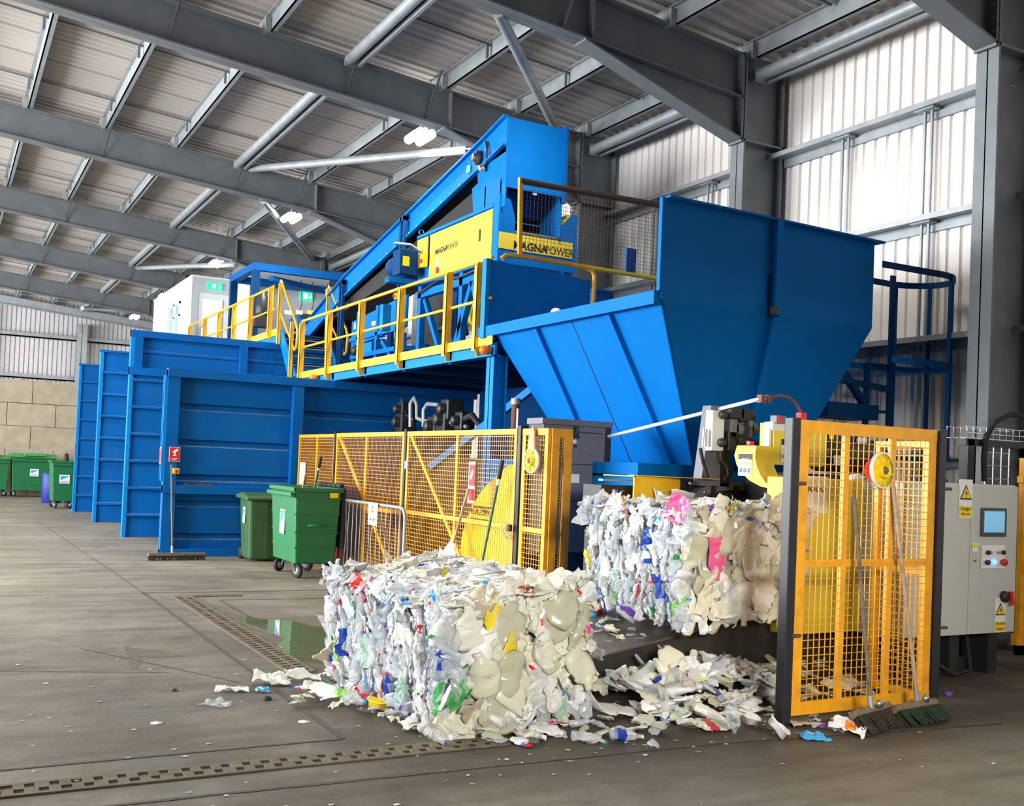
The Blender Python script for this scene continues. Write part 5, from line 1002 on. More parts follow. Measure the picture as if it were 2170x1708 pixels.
# wire tying unit with yellow drum and hydraulic manifold
t = thing('tying_unit', 'wire tying unit with yellow drum and white valve block above the upper bale', 'machine', (6.3, 7.2, 1.6))
mb = MB(); q0, q1 = ay(1496, 872, 7.5), ay(1516, 1012, 7.5); mb.prism([(q0.x+.06, 7.5, q0.z+.06), (q1.x+.02, 7.5, q0.z+.06), (q1.x+.06, 7.5, 1.55), (q0.x-.03, 7.5, 1.55)], (0, .12, 0)); mb.build('mast', SLATE, t); mb = MB(); mb.box((q1.x+.02, 7.52, 1.55), (q1.x+.18, 7.6, 2.15)); mb.build('mast_web', BLACK, t)
mb = MB(); q0, q1 = ay(1511, 869, 7.4), ay(1533, 956, 7.4); mb.box((q0.x, 7.4, q1.z), (q1.x, 7.5, q0.z)); vb = mb.build('valve_block', WHITE, t, bevel=.006); _W[vb.name] = Matrix.Identity(4)
for u, v in ((1530, 879), (1527, 938)): mb = MB(); mb.lathe(ay(u, v, 7.4), (-.3, -1, 0), [(.04, 0), (.04, .05), (.03, .06), (0, .06)], 14); mb.build('plug', BLACK, vb)
for u, v, w, h in ((1556, 876, .16, .05), (1574, 880, .12, .06), (1548, 909, .08, .09), (1572, 912, .12, .05), (1545, 935, .1, .09), (1568, 938, .14, .05), (1584, 908, .05, .08)):
    c = ay(u, v, 7.42); mb = MB(); mb.box(c-Vector((w/2, .05, h)), c+Vector((w/2, .05, h))); mb.lathe(c+Vector((w/2, 0, 0)), (1, 0, 0), [(h*.8, 0), (h*.8, .06), (h*.4, .09), (0, .09)], 10); mb.build('solenoid_valve', BLACK if w > .09 else GALVD, t, bevel=.008)
for pts in (((1528, 955), (1530, 975), (1540, 985), (1545, 1005), (1535, 1015)), ((1540, 985), (1552, 990), (1546, 1010), (1536, 1016)), ((1560, 918), (1585, 930), (1610, 944), (1630, 945)), ((1550, 925), (1575, 940), (1600, 942)), ((1580, 885), (1585, 905), (1582, 935)), ((1500, 1012), (1490, 980), (1484, 950))):
    mb = MB(); mb.tube([ay(u, v, 7.38) for u, v in pts], .016, 8); mb.build('hydraulic_hose', RUBBER, t)
mb = MB(); c = ay(1493, 930, 7.45); mb.tube([c-Vector((0, 0, .07)), c+Vector((0, 0, .09))], .025, 12); mb.build('pressure_bottle', CHROME, t)
# drum: a D-shaped cover, its flat end towards the open floor
DX = 6.1; D0 = [ax(u, v, DX) for u, v in ((1562, 944), (1602, 944), (1600, 970), (1604, 990), (1612, 1008), (1624, 1024), (1637, 1036), (1612, 1031), (1588, 1018), (1571, 1001), (1561, 985), (1556, 965))]
mb = MB(); mb.prism(D0, (.20, 0, 0)); dr = mb.build('drum_cover', MYEL, t); _W[dr.name] = Matrix.Identity(4)
def pictos(parent, c, w, h, head, xd=XH):
    xd = Vector(xd); nn = xd.cross(Vector((0, 0, 1)))*1.0
    pl_ = plate(parent, c, w, h, xd, ZH, SIGNW, 'warning_label', .002); _W[pl_.name] = Matrix.Identity(4); c = Vector(c)+nn*.003; UZ = Vector((0, 0, 1))
    mb = MB(); mb.prism([c+xd*(a*w)+UZ*(b*h) for a, b in ((-.5, .5), (.5, .5), (.5, .24), (-.5, .24))], nn*.001); mb.build('label_head', INK, pl_)
    for k in (-1, 0, 1):
        q = c+xd*(k*w*.3)+UZ*(.08*h)+nn*.001; mb = MB(); mb.prism([q+xd*(a*w*.12)+UZ*(b*h*.1) for a, b in ((-1, -1), (1, -1), (0, 1))], nn*.001); mb.build('hazard_symbol', SIGNY, pl_)
        q = c+xd*(k*w*.3)-UZ*(.25*h); mb = MB(); mb.lathe(q, nn, [(w*.12, 0), (w*.12, .001), (0, .0012)], 14); mb.build('duty_symbol', SKYB if k < 0 else INKG, pl_)
pictos(dr, ax(1579, 985, DX-.004), .17, .19, 1, (0, -1, 0))
text('WIRE TIER', .02, ax(1579, 973, DX-.009), (0, -1, 0), ZH, dr, SIGNW, 'lettering', 0, .0005)
mb = MB(); c = ax(1591, 940, DX+.05); mb.box(c-Vector((.03, .02, .01)), c+Vector((.02, .02, .02))); mb.build('red_clip', REDB, t)
BY = 6.9; q0, q1 = ay(1641, 895, BY), ay(1748, 990, BY)
mb = MB(); mb.box((q0.x, BY, q1.z), (q1.x, BY+.18, q0.z)); cb = mb.build('yellow_box', YEL, t, bevel=.004); _W[cb.name] = Matrix.Identity(4)
pictos(cb, ay(1666, 955, BY-.006), .12, .2, 1); mb = MB(); mb.box((q0.x-.02, BY-.004, q0.z-.07), (q0.x+.14, BY+.1, q0.z+.005)); mb.build('white_bracket', WHITE, t); mb = MB(); mb.box((q0.x-.035, BY+.02, q1.z+.1), (q0.x-.01, BY+.1, q0.z-.05)); mb.build('side_strip', WHITE, t)
mb = MB(); c = ay(1648, 888, BY); mb.box(c-Vector((.03, .02, .04)), c+Vector((.08, .06, .03))); mb.build('connector', GALVD, t); mb = MB(); mb.box(c-Vector((.02, .03, .03)), c+Vector((.015, 0, .03))); mb.build('red_cap', REDB, t)
mb = MB(); mb.tube([ay(1645, 1030, 6.9), ay(1643, 1010, 6.9), ay(1650, 1003, 6.9), ay(1690, 1004, 6.9)], .012, 8); mb.build('bent_pipe', COPPER, t); mb = MB(); mb.tube([ay(1640, 1034, 6.9), ay(1641, 1012, 6.9)], .016, 8); mb.build('red_handle', REDB, t)
mb = MB(); mb.bar(ay(1622, 1017, 6.85), ay(1700, 1019, 6.85), .2, .008); mb.build('yellow_tray', MYEL, t)
mb = MB(); mb.box((6.6, 7.0, 1.35), (7.3, 7.5, 1.7)); mb.build('drive_block', BLACK, t, bevel=.02)
mb = MB(); mb.tube([ay(1622, 1112, 6.6), ay(1632, 1038, 6.75), ay(1636, 1042, 6.75), ay(1648, 1060, 6.7), ay(1651, 1114, 6.6)], .005, 6); tag(mb.build('baling_wire', CHROME), 'thin bent wire hanging from the yellow drum to the upper bale', 'wire')
# yellow cover cabinet and compressor behind the gate
t = thing('cover_cabinet', 'yellow sheet cabinet with white pictogram notice behind the broom gate', 'cover', (6.5, 6.3, .4)); VY = 6.3
q0, q1 = ay(1700, 1012, VY), ay(1822, 1338, VY)
mb = MB(); mb.box((q0.x-.1, VY, q1.z), (q1.x, VY+.3, q0.z)); mb.build('sheet_body', YEL, t, bevel=.01); mb = MB(); mb.box((q0.x+.1, VY+.05, 0), (q0.x+.2, VY+.15, q1.z)); mb.build('support_foot', BLACK, t)
pl_ = plate(t, ay(1728, 1048, VY-.004), .27, .30, XH, ZH, SIGNW, 'pictogram_notice', .003); _W[pl_.name] = Matrix.Identity(4); c = ay(1728, 1036, VY-.01)
for k in range(4): mb = MB(); mb.lathe(c+Vector((-.09+k*.06, 0, 0)), (0, -1, 0), [(.016, 0), (.026, 0), (.026, .001), (.016, .001)], 14); mb.build('ring_symbol', INK if k < 2 else RED, pl_)
for k in range(3): mb = MB(); q = c+Vector((-.06+k*.06, 0, .06)); mb.prism([q+Vector((-.02, 0, -.018)), q+Vector((.02, 0, -.018)), q+Vector((0, 0, .02))], (0, -.001, 0)); mb.build('triangle_symbol', SIGNY, pl_)
for z in (1.55, 1.2): mb = MB(); mb.box((q1.x-.03, VY-.01, z), (q1.x+.01, VY, z+.09)); mb.build('hinge', CHROME, t)
t = thing('compressor', 'black compressor with tank and gauges behind the broom gate', 'compressor', (7.2, 7.0, 0)); VY = 6.95
c = ay(1800, 965, VY); mb = MB(); mb.lathe(c+Vector((-.35, .1, 0)), (1, 0, 0), [(0, 0), (.12, .01), (.16, .06), (.16, .74), (.12, .79), (0, .8)], 20); mb.build('tank', BLACK, t)
mb = MB(); q0, q1 = ay(1744, 900, VY), ay(1790, 940, VY); mb.box((q0.x, VY, q1.z), (q1.x, VY+.25, q0.z)); mb.build('motor_housing', BLACK, t, bevel=.02); mb = MB(); q0, q1 = ay(1796, 905, VY), ay(1842, 945, VY); mb.box((q0.x, VY, q1.z), (q1.x, VY+.2, q0.z)); mb.build('pump_block', NAVY, t, bevel=.02)
plate(t, ay(1762, 922, VY-.004), .06, .07, XH, ZH, SIGNY, 'yellow_label', .002); plate(t, ay(1782, 976, VY-.08), .18, .09, XH, ZH, SIGNW, 'white_plate', .002)
for u in (1820, 1830): mb = MB(); mb.lathe(ay(u, 933, VY-.02), (0, -1, 0), [(.03, 0), (.03, .02), (0, .022)], 14); mb.build('gauge', SIGNW, t)
mb = MB(); mb.box((6.75, VY+.05, 0), (7.6, VY+.4, 1.2)); mb.build('stand', BLACK, t); mb = MB(); mb.tube([ay(1740, 995, 6.8), ay(1760, 985, 6.8), ay(1785, 1000, 6.8), ay(1830, 1005, 6.8)], .02, 8); mb.build('cable', RUBBER, t)
mb = MB(); c = ay(1815, 1013, 6.35); mb.lathe(c-Vector((.06, 0, 0)), (1, 0, .05), [(0, 0), (.03, 0), (.03, .1), (.015, .13), (.015, .15), (0, .15)], 10); tag(mb.build('small_bottle', SIGNW), 'small white and pink bottle standing on the yellow cabinet', 'bottle')
# ================================================================== RAMP
t = thing('discharge_ramp', 'dark steel discharge ramp running down from the upper bale to the lower bale', 'ramp', (5.0, 7.0, 0))
RY0, RY1 = 6.5, 7.95
def rz(x): return max(.10, .21+(x-4.05)*.17)
mb = MB(); mb.prism([(3.72, RY0, 0), (7.6, RY0, 0), (7.6, RY0, rz(6.3)), (6.3, RY0, rz(6.3)), (3.72, RY0, rz(3.72))], (0, .02, 0)); mb.build('side_plate', RAMPS, t)
mb = MB(); mb.prism([(3.72, RY1, 0), (7.6, RY1, 0), (7.6, RY1, rz(6.3)), (6.3, RY1, rz(6.3)), (3.72, RY1, rz(3.72))], (0, .02, 0)); mb.build('side_plate', RAMPS, t)
mb = MB(); mb.prism([(3.70, RY0-.02, rz(3.72)), (6.3, RY0-.02, rz(6.3)), (6.3, RY0-.02, rz(6.3)+.015), (3.70, RY0-.02, rz(3.72)+.015)], (0, RY1-RY0+.06, 0)); mb.build('top_plate', RAMPM, t)
mb = MB(); mb.box((3.72, RY0, 0), (3.74, RY1, rz(3.72))); mb.build('end_plate', RAMPS, t)
for u, v, w, h in ((1347, 1395, .02, .05), (1572, 1432, .06, .03)): c = ay(u, v, RY0-.003); mb = MB(); mb.box(c-Vector((w, .001, h)), c+Vector((w, .002, h))); mb.build('slot', DARK, t)
# ================================================================== PLASTIC WASTE
import numpy as np
RN = np.random.RandomState(11)
def plast(name, col, rough=.28, alpha=1., spec=.5): return mat('plastic_'+name, col, rough, alpha=alpha, spec=spec)
P_ = dict(clear=plast('clear', (.80, .84, .87), .12, .42, .8), ice=plast('ice', (.66, .72, .79), .15, .62, .8), white=plast('white', (.84, .84, .83), .35), milk=plast('milk', (.82, .81, .72), .35, .93),
          cream=plast('cream', (.76, .73, .58), .35, .95), pearl=plast('pearl', (.74, .76, .78), .3), murky=plast('murky', (.68, .66, .50), .2, .66, .8), tan=plast('tan', (.50, .43, .31), .4, .9), grey=plast('grey', (.42, .42, .40), .4),
          blue=plast('blue', (.012, .06, .42)), sky=plast('sky', (.06, .36, .68)), green=plast('green', (.02, .30, .07)), lime=plast('lime', (.25, .60, .10)), mint=plast('mint', (.42, .66, .54), .3, .85),
          red=plast('red', (.66, .02, .03)), pink=plast('pink', (.80, .12, .32)), orange=plast('orange', (.85, .26, .02)), yellow=plast('yellow', (.88, .68, .04)), purple=plast('purple', (.16, .06, .36)), black=plast('black', (.02, .02, .025)), gclear=plast('green_clear', (.05, .55, .10), .15, .6, .8))
def wob(v, amp, freq, seed, n=4):
    r = np.random.RandomState(seed); out = np.zeros_like(v)
    for i in range(n):
        k = r.normal(0, freq, 3); ph = r.uniform(0, 6.28); d = r.normal(0, 1, 3); out += np.sin(v@k+ph)[:, None]*d
    return out*amp/math.sqrt(n)
def t_bottle(seed, L=.24, r=.034, flat=.4, crum=.008, K=16, Mn=14, milk=False, label=True, cap=True):
    g = np.random.RandomState(seed); us = np.linspace(0, 1, K); vs = []; 
    for u in us:
        if u < .06: rr = r*(.55+.45*(u/.06)**.5)
        elif u < .62: rr = r*(1+.07*math.sin(u*60)*(not milk))
        elif u < .86: rr = r*(1-.62*((u-.62)/.24)**1.4)
        else: rr = r*.38
        for t in range(Mn):
            a = t*2*math.pi/Mn; vs.append((u*L-L/2, rr*math.cos(a)*(1.25 if milk else 1), rr*math.sin(a)))
    v = np.array(vs); body = (v[:, 0] < .36*L)[:, None]
    v[:, 2] *= np.where(v[:, 0] < .3*L, flat, .5+.5*flat); v[:, 1] *= np.where(v[:, 0] < .3*L, 1+.35*(1-flat), 1)
    v += wob(v, crum, 55 if not milk else 30, seed)*np.where(body, 1, .25); v += wob(v, crum*.5, 150, seed+1)*np.where(body, 1, .1)
    b = g.uniform(-1.6, 1.6); v[:, 1] += b*v[:, 0]**2; v[:, 2] += g.uniform(-1., 1.)*v[:, 0]**2
    f = []; m = []
    for i in range(K-1):
        uc = (us[i]+us[i+1])/2
        for t in range(Mn):
            f.append((i*Mn+t, i*Mn+(t+1) % Mn, (i+1)*Mn+(t+1) % Mn, (i+1)*Mn+t)); m.append(2 if (cap and uc > .9) else 1 if (label and .2 < uc < .5) else 0)
    f.append(tuple(range(Mn))[::-1]); m.append(0); f.append(tuple(range((K-1)*Mn, K*Mn))); m.append(2 if cap else 0)
    return v, f, m
def t_tub(seed, L=.16, W=.11, H=.045, crum=.006, label=False):
    n = 20; vs = []; prof = ((.86, 0.), (.9, .0), (1, H), (1.08, H), (1.08, H-.006))
    vs.append((0, 0, 0))
    for s, z in prof:
        for t in range(n):
            a = t*2*math.pi/n; c, d = math.cos(a), math.sin(a); k = (abs(c)**4+abs(d)**4)**-.25; vs.append((c*k*L/2*s, d*k*W/2*s, z))
    v = np.array(vs); v += wob(v, crum, 28, seed)
    f = [(0, 1+(t+1) % n, 1+t) for t in range(n)]; m = [1 if label else 0]*n
    for i in range(len(prof)-1):
        for t in range(n): f.append((1+i*n+t, 1+i*n+(t+1) % n, 1+(i+1)*n+(t+1) % n, 1+(i+1)*n+t)); m.append(0)
    return v, f, m
def t_film(seed, L=.2, W=.14, amp=.02, n=11):
    g = np.random.RandomState(seed); v = np.array([(L*(i/(n-1)-.5), W*(j/(n-1)-.5), 0) for i in range(n) for j in range(n)])
    edge = wob(v, .018, 40, seed+3); edge[:, 2] = 0; v += edge; d = wob(v, 1, 38, seed)[:, 2]; d2 = wob(v, 1, 85, seed+5)[:, 2]; v[:, 2] += amp*(np.abs(d)-.5)+amp*.45*(np.abs(d2)-.5)
    v[:, 2] += g.uniform(-3, 3)*v[:, 1]**2
    f = [(i*n+j, (i+1)*n+j, (i+1)*n+j+1, i*n+j+1) for i in range(n-1) for j in range(n-1)]; a = g.randint(2, 5)
    m = [1 if (a <= i <= a+3 and 3 <= j <= 7) else 0 for i in range(n-1) for j in range(n-1)]
    return v, f, m
def t_cap(seed):
    n = 14; vs = [(0, 0, .014)]
    for s, z in ((.014, .014), (.016, .011), (.016, 0)):
        for t in range(n): vs.append((s*math.cos(t*6.283/n), s*math.sin(t*6.283/n), z))
    f = [(0, 1+t, 1+(t+1) % n) for t in range(n)]+[(1+i*n+t, 1+(i+1)*n+t, 1+(i+1)*n+(t+1) % n, 1+i*n+(t+1) % n) for i in range(2) for t in range(n)]
    return np.array(vs), f, [0]*len(f)
TPL = []
for i in range(10): TPL.append(('bottle', t_bottle(100+i, L=(.22, .26, .30)[i % 3], r=(.033, .037, .043)[i % 3], flat=(.16, .28, .42, .22)[i % 4], crum=.008+.002*(i % 3), label=i % 2 == 0)))
for i in range(8): TPL.append(('jug', t_bottle(200+i, L=(.22, .27)[i % 2], r=(.05, .062)[i % 2], flat=(.15, .3, .5)[i % 3], crum=.012, milk=True, label=i % 3 == 0)))
for i in range(5): TPL.append(('tub', t_tub(300+i, L=.13+.02*i, W=.10+.008*i, H=(.02, .045, .06)[i % 3], crum=.004+.002*i, label=i % 2 == 0)))
for i in range(9): TPL.append(('film', t_film(400+i, L=(.16, .22, .28)[i % 3], W=(.10, .15, .2)[(i//3) % 3], amp=.016+.004*(i % 3))))
TPL.append(('cap', t_cap(0)))
for i in range(6): TPL.append(('round', t_bottle(500+i, L=(.2, .24, .28)[i % 3], r=(.032, .038)[i % 2], flat=(.62, .8, .5)[i % 3], crum=.0045, label=i % 2 == 1)))
BYK = {}
for i, (k, _) in enumerate(TPL): BYK.setdefault(k, []).append(i)
TMESH = []
for k, (v, f, m) in TPL:
    me = bpy.data.meshes.new('crushed_'+k); me.from_pydata([tuple(p) for p in v], [], [list(q) for q in f])
    for q in ('pearl', 'white', 'white'): me.materials.append(P_[q])
    me.polygons.foreach_set('material_index', m); me.polygons.foreach_set('use_smooth', [k in ('jug', 'tub', 'cap')]*len(f)); me.update(); TMESH.append(me)
NAMEK = dict(bottle='crushed_bottle', round='crushed_bottle', jug='crushed_jug', tub='plastic_tub', film='plastic_film', cap='bottle_cap')
def inst(ti, mats, M, parent=None, name=None):
    o = bpy.data.objects.new(name or NAMEK[TPL[ti][0]], TMESH[ti]); COL.objects.link(o)
    for i, q in enumerate(mats): s = o.material_slots[i]; s.link = 'OBJECT'; s.material = P_[q]
    if parent is not None: o.parent = parent; o.matrix_parent_inverse = world_of(parent).inverted(); o.matrix_basis = M
    else: o.matrix_world = M
    return o
ACC = ['blue', 'sky', 'green', 'lime', 'red', 'pink', 'orange', 'yellow', 'purple', 'black', 'mint', 'white']
def pick(pal):
    ks = list(pal); w = [pal[k] for k in ks]; return R.choices(ks, w)[0]
PAL_SIDE = dict(clear=30, ice=36, white=13, pearl=14, milk=5, blue=1., sky=1.2, red=.9, pink=.8, green=.7, lime=.7, yellow=.7, orange=.5, mint=1.2, grey=.8, black=.4)
PAL_FRONT = dict(clear=16, murky=34, milk=18, cream=26, tan=2, white=5, lime=.4, green=.5, pink=.4, orange=.3, gclear=1.0, red=.3, sky=.3, yellow=.3)
PAL_TOP = dict(milk=32, cream=26, pearl=14, white=14, clear=8, murky=6, sky=.6, yellow=.9, pink=.7, red=.5, lime=.8, blue=.4, tan=1)
def frame(u, n):
    """rotation with x along u and z along n"""
    u = Vector(u).normalized(); n = Vector(n); n = (n-u*n.dot(u)).normalized(); y = n.cross(u); return Matrix(((u.x, y.x, n.x), (u.y, y.y, n.y), (u.z, y.z, n.z))).to_4x4()
def bale(name, label, size, Mw, seed, faces, nparts=100):
    R.seed(seed); Wd, Dp, Ht = size; root = bpy.data.objects.new(name, None); COL.objects.link(root); root.matrix_world = Mw; _W[root.name] = Mw.copy(); tag(root, label, 'bale', 'bales of crushed plastic')
    items = []
    def put(face, p, pal, kinds, u, n, sc, w):
        k = R.choices(list(kinds), list(kinds.values()))[0]; ti = R.choice(BYK[k]); b = pick(pal)
        lab = R.choice(ACC) if R.random() < (.12 if pal is PAL_FRONT else .26) else ('white' if R.random() < .3 else b); cp = R.choice(['blue', 'sky', 'red', 'white', 'white', 'green', 'purple']) if R.random() < (.22 if pal is PAL_FRONT else .4) else b
        items.append((w*sc*rnd(.8, 1.2), ti, (b, lab, cp), Matrix.Translation(p) @ frame(u, n) @ Matrix.Diagonal((sc, sc, sc, 1))))
    J = lambda s: rnd(-s, s)
    for fc in faces:
        if fc == '-x':        # edge-on folded layers, long axes upright
            nz, ny = int(Ht/.105), int(Dp/.062)
            for i in range(ny):
                for j in range(nz):
                    p = Vector((J(.035)-.005, (i+.5+J(.5))*Dp/ny, (j+.5+J(.5))*Ht/nz)); a = rnd(-.5, .5); u = Vector((J(.25), math.sin(a), math.cos(a)))
                    n = Vector((-abs(J(1))-.2, J(1.2), J(.2))) if R.random() < .6 else Vector((J(.4), 1, J(.3)))
                    put(fc, p, PAL_SIDE, dict(bottle=7, jug=1.6, tub=.5, film=2.6, cap=.3), u, n, rnd(.55, .9), 1.)
        elif fc == '-y':      # big flattened bottles seen from their flat side
            nx, nz = int(Wd/.10), int(Ht/.09)
            for i in range(nx):
                for j in range(nz):
                    p = Vector(((i+.5+J(.5))*Wd/nx, J(.045)-.01, (j+.5+J(.5))*Ht/nz)); a = rnd(-1.0, 1.0)+(math.pi/2); u = Vector((math.cos(a), J(.3), math.sin(a)*R.choice((1, -1))))
                    put(fc, p, PAL_FRONT, dict(bottle=2.4, round=2.2, jug=6, tub=.6, film=1.2), u, Vector((J(.45), -1, J(.35))), rnd(.95, 1.35), 1.25)
        elif fc == '+z':
            nx, ny = int(Wd/.085), int(Dp/.085)
            for i in range(nx):
                for j in range(ny):
                    p = Vector(((i+.5+J(.5))*Wd/nx, (j+.5+J(.5))*Dp/ny, Ht+J(.02))); a = rnd(0, 6.28)
                    put(fc, p, PAL_TOP, dict(bottle=2, jug=4, tub=1.4, film=5), Vector((math.cos(a), math.sin(a), J(.12))), Vector((J(.2), J(.2), 1)), rnd(.7, 1.05), .8)
        else:                 # the far sides, coarser
            nn = int(Dp/.14) if fc == '+x' else int(Wd/.14)
            for i in range(nn):
                for j in range(int(Ht/.13)):
                    q = (i+.5+J(.4))/nn; z = (j+.5+J(.4))*.13; p = Vector((Wd, q*Dp, z)) if fc == '+x' else Vector((q*Wd, Dp, z)); n = Vector((1, J(.4), J(.4))) if fc == '+x' else Vector((J(.4), 1, J(.4)))
                    put(fc, p, PAL_FRONT, dict(jug=4, film=4, bottle=3), Vector((J(1), J(1), 1)), n, rnd(.8, 1.2), .2)
    for (a, b) in (((0, 0, 0), (0, 0, Ht)), ((0, 0, Ht), (Wd, 0, Ht)), ((0, 0, Ht), (0, Dp, Ht)), ((Wd, 0, 0), (Wd, 0, Ht)), ((0, 0, .03), (Wd, 0, .03)), ((0, 0, .03), (0, Dp, .03)), ((0, Dp, 0), (0, Dp, Ht)), ((0, Dp, Ht), (Wd, Dp, Ht))):
        a, b = Vector(a), Vector(b)
        for i in range(int((b-a).length/.06)):
            p = a+(b-a)*R.random()+Vector((J(.03), J(.03), J(.03))); c_ = Vector((Wd/2, Dp/2, Ht/2)); n = p-c_; n = Vector((n.x/Wd, n.y/Dp, n.z/Ht)); u = Vector((J(1), J(1), J(1)))
            put('e', p, PAL_FRONT if a.x == Wd or b.x == Wd else PAL_SIDE if b.y == Dp or b.x == 0 else PAL_TOP, dict(bottle=4, jug=3, film=4, tub=1), u, n, rnd(.6, .95), .9)
    items.sort(key=lambda t: -t[0])
    # the hundred largest pieces stay pieces, the rest is one pressed mass
    for s_, ti, ms, M in items[:nparts]: inst(ti, ms, Mw @ M, root)
    keys = list(P_); V = []; F = []; MI = []; SM = []; off = 0
    def addmesh(v, f, m, ms, M, sm):
        nonlocal off
        A = np.array(M); w = v@A[:3, :3].T+A[:3, 3]; V.append(w); F.extend([[i+off for i in q] for q in f]); MI.extend([keys.index(ms[q]) for q in m]); SM.extend([sm]*len(f)); off += len(v)
    for s_, ti, ms, M in items[nparts:]:
        k, (v, f, m) = TPL[ti]; addmesh(v, f, m, ms, M, k in ('jug', 'tub', 'cap'))
    # crumpled core between the pieces
    n = 22
    def patch(o, e1, e2):
        v = np.array([[o[q]+e1[q]*i/n+e2[q]*j/n for q in range(3)] for i in range(n+1) for j in range(n+1)], float); v += wob(v, .018, 26, 5)
        f = [(i*(n+1)+j, (i+1)*(n+1)+j, (i+1)*(n+1)+j+1, i*(n+1)+j+1) for i in range(n) for j in range(n)]; ms = [0 if R.random() < .6 else 1 for _ in f]; addmesh(v, f, ms, ('grey', 'tan', 'tan'), Matrix.Identity(4), False)
    e = .045; W2, D2, H2 = Wd-2*e, Dp-2*e, Ht-2*e
    for o_, a, b in (((e, e, e), (0, D2, 0), (0, 0, H2)), ((e, e, e), (0, 0, H2), (W2, 0, 0)), ((e, e, Ht-e), (0, D2, 0), (W2, 0, 0)), ((Wd-e, e, e), (0, 0, H2), (0, D2, 0)), ((e, Dp-e, e), (W2, 0, 0), (0, 0, H2)), ((e, e, e), (W2, 0, 0), (0, D2, 0))): patch(o_, a, b)
    me = bpy.data.meshes.new('compressed_plastic'); me.from_pydata(np.concatenate(V).tolist(), [], F)
    for q in keys: me.materials.append(P_[q])
    me.polygons.foreach_set('material_index', MI); me.polygons.foreach_set('use_smooth', SM); me.update()
    o = bpy.data.objects.new('compressed_plastic', me); COL.objects.link(o); o.parent = root; o.matrix_parent_inverse = Mw.inverted(); o.matrix_basis = Mw; o['kind'] = 'stuff'
    for i in range(4):        # baling wires
        q = Dp*(i+.5)/4; mb = MB(); mb.tube([Mw @ Vector(p) for p in ((-.03, q, .02), (-.035, q, Ht+.01), (0, q, Ht+.03), (Wd, q, Ht+.03))], .0025, 5); mb.build('baling_wire', GALVD, root)
    return root
M1 = Matrix.Translation((2.785, 5.70, .03)) @ Matrix.Rotation(math.radians(3.0), 4, 'Z') @ Matrix.Rotation(math.radians(-6.5), 4, 'Y')
b1 = bale('plastic_bale', 'lower bale of crushed bottles standing on the floor before the ramp', (1.02, 1.80, .77), M1, 21, ('-x', '-y', '+z', '+x', '+y'))
M2 = Matrix.Translation((4.95, 6.24, .56)) @ Matrix.Rotation(math.radians(1.0), 4, 'Z') @ Matrix.Rotation(math.radians(-2), 4, 'Y')
b2 = bale('plastic_bale', 'upper bale of crushed bottles lying on the ramp under the press', (1.14, 1.26, .80), M2, 33, ('-x', '-y', '+z', '+y'))
# ================================================================== LOOSE LITTER
R.seed(5)
BB = [(v[:, 2].min(), v[:, 2].max()) for _, (v, f, m) in TPL]
def heap(x, y):
    return .17*math.exp(-((x-5.05)/.8)**2-((y-6.28)/.36)**2)+.10*math.exp(-((x-2.35)/.3)**2-((y-6.9)/.4)**2)*.4+.16*math.exp(-((x-6.15)/.3)**2-((y-6.15)/.28)**2)
def lay(ti, mats, x, y, rot, sc=1., tilt=0., roll=0., zb_=None, label=None, cat=None, group=None, name=None):
    Rm = Matrix.Rotation(rot, 4, 'Z') @ Matrix.Rotation(tilt, 4, 'Y') @ Matrix.Rotation(roll, 4, 'X') @ Matrix.Diagonal((sc, sc, sc, 1))
    v = TPL[ti][1][0]; A = np.array(Rm)[:3, :3]; zmin = (v@A.T)[:, 2].min(); z0 = heap(x, y) if zb_ is None else zb_
    o = inst(ti, mats, Matrix.Translation((x, y, z0-zmin+.001)) @ Rm, None, name); return tag(o, label, cat, group)
CATK = dict(bottle='bottle', round='bottle', jug='bottle', tub='tub', film='plastic film', cap='bottle cap')
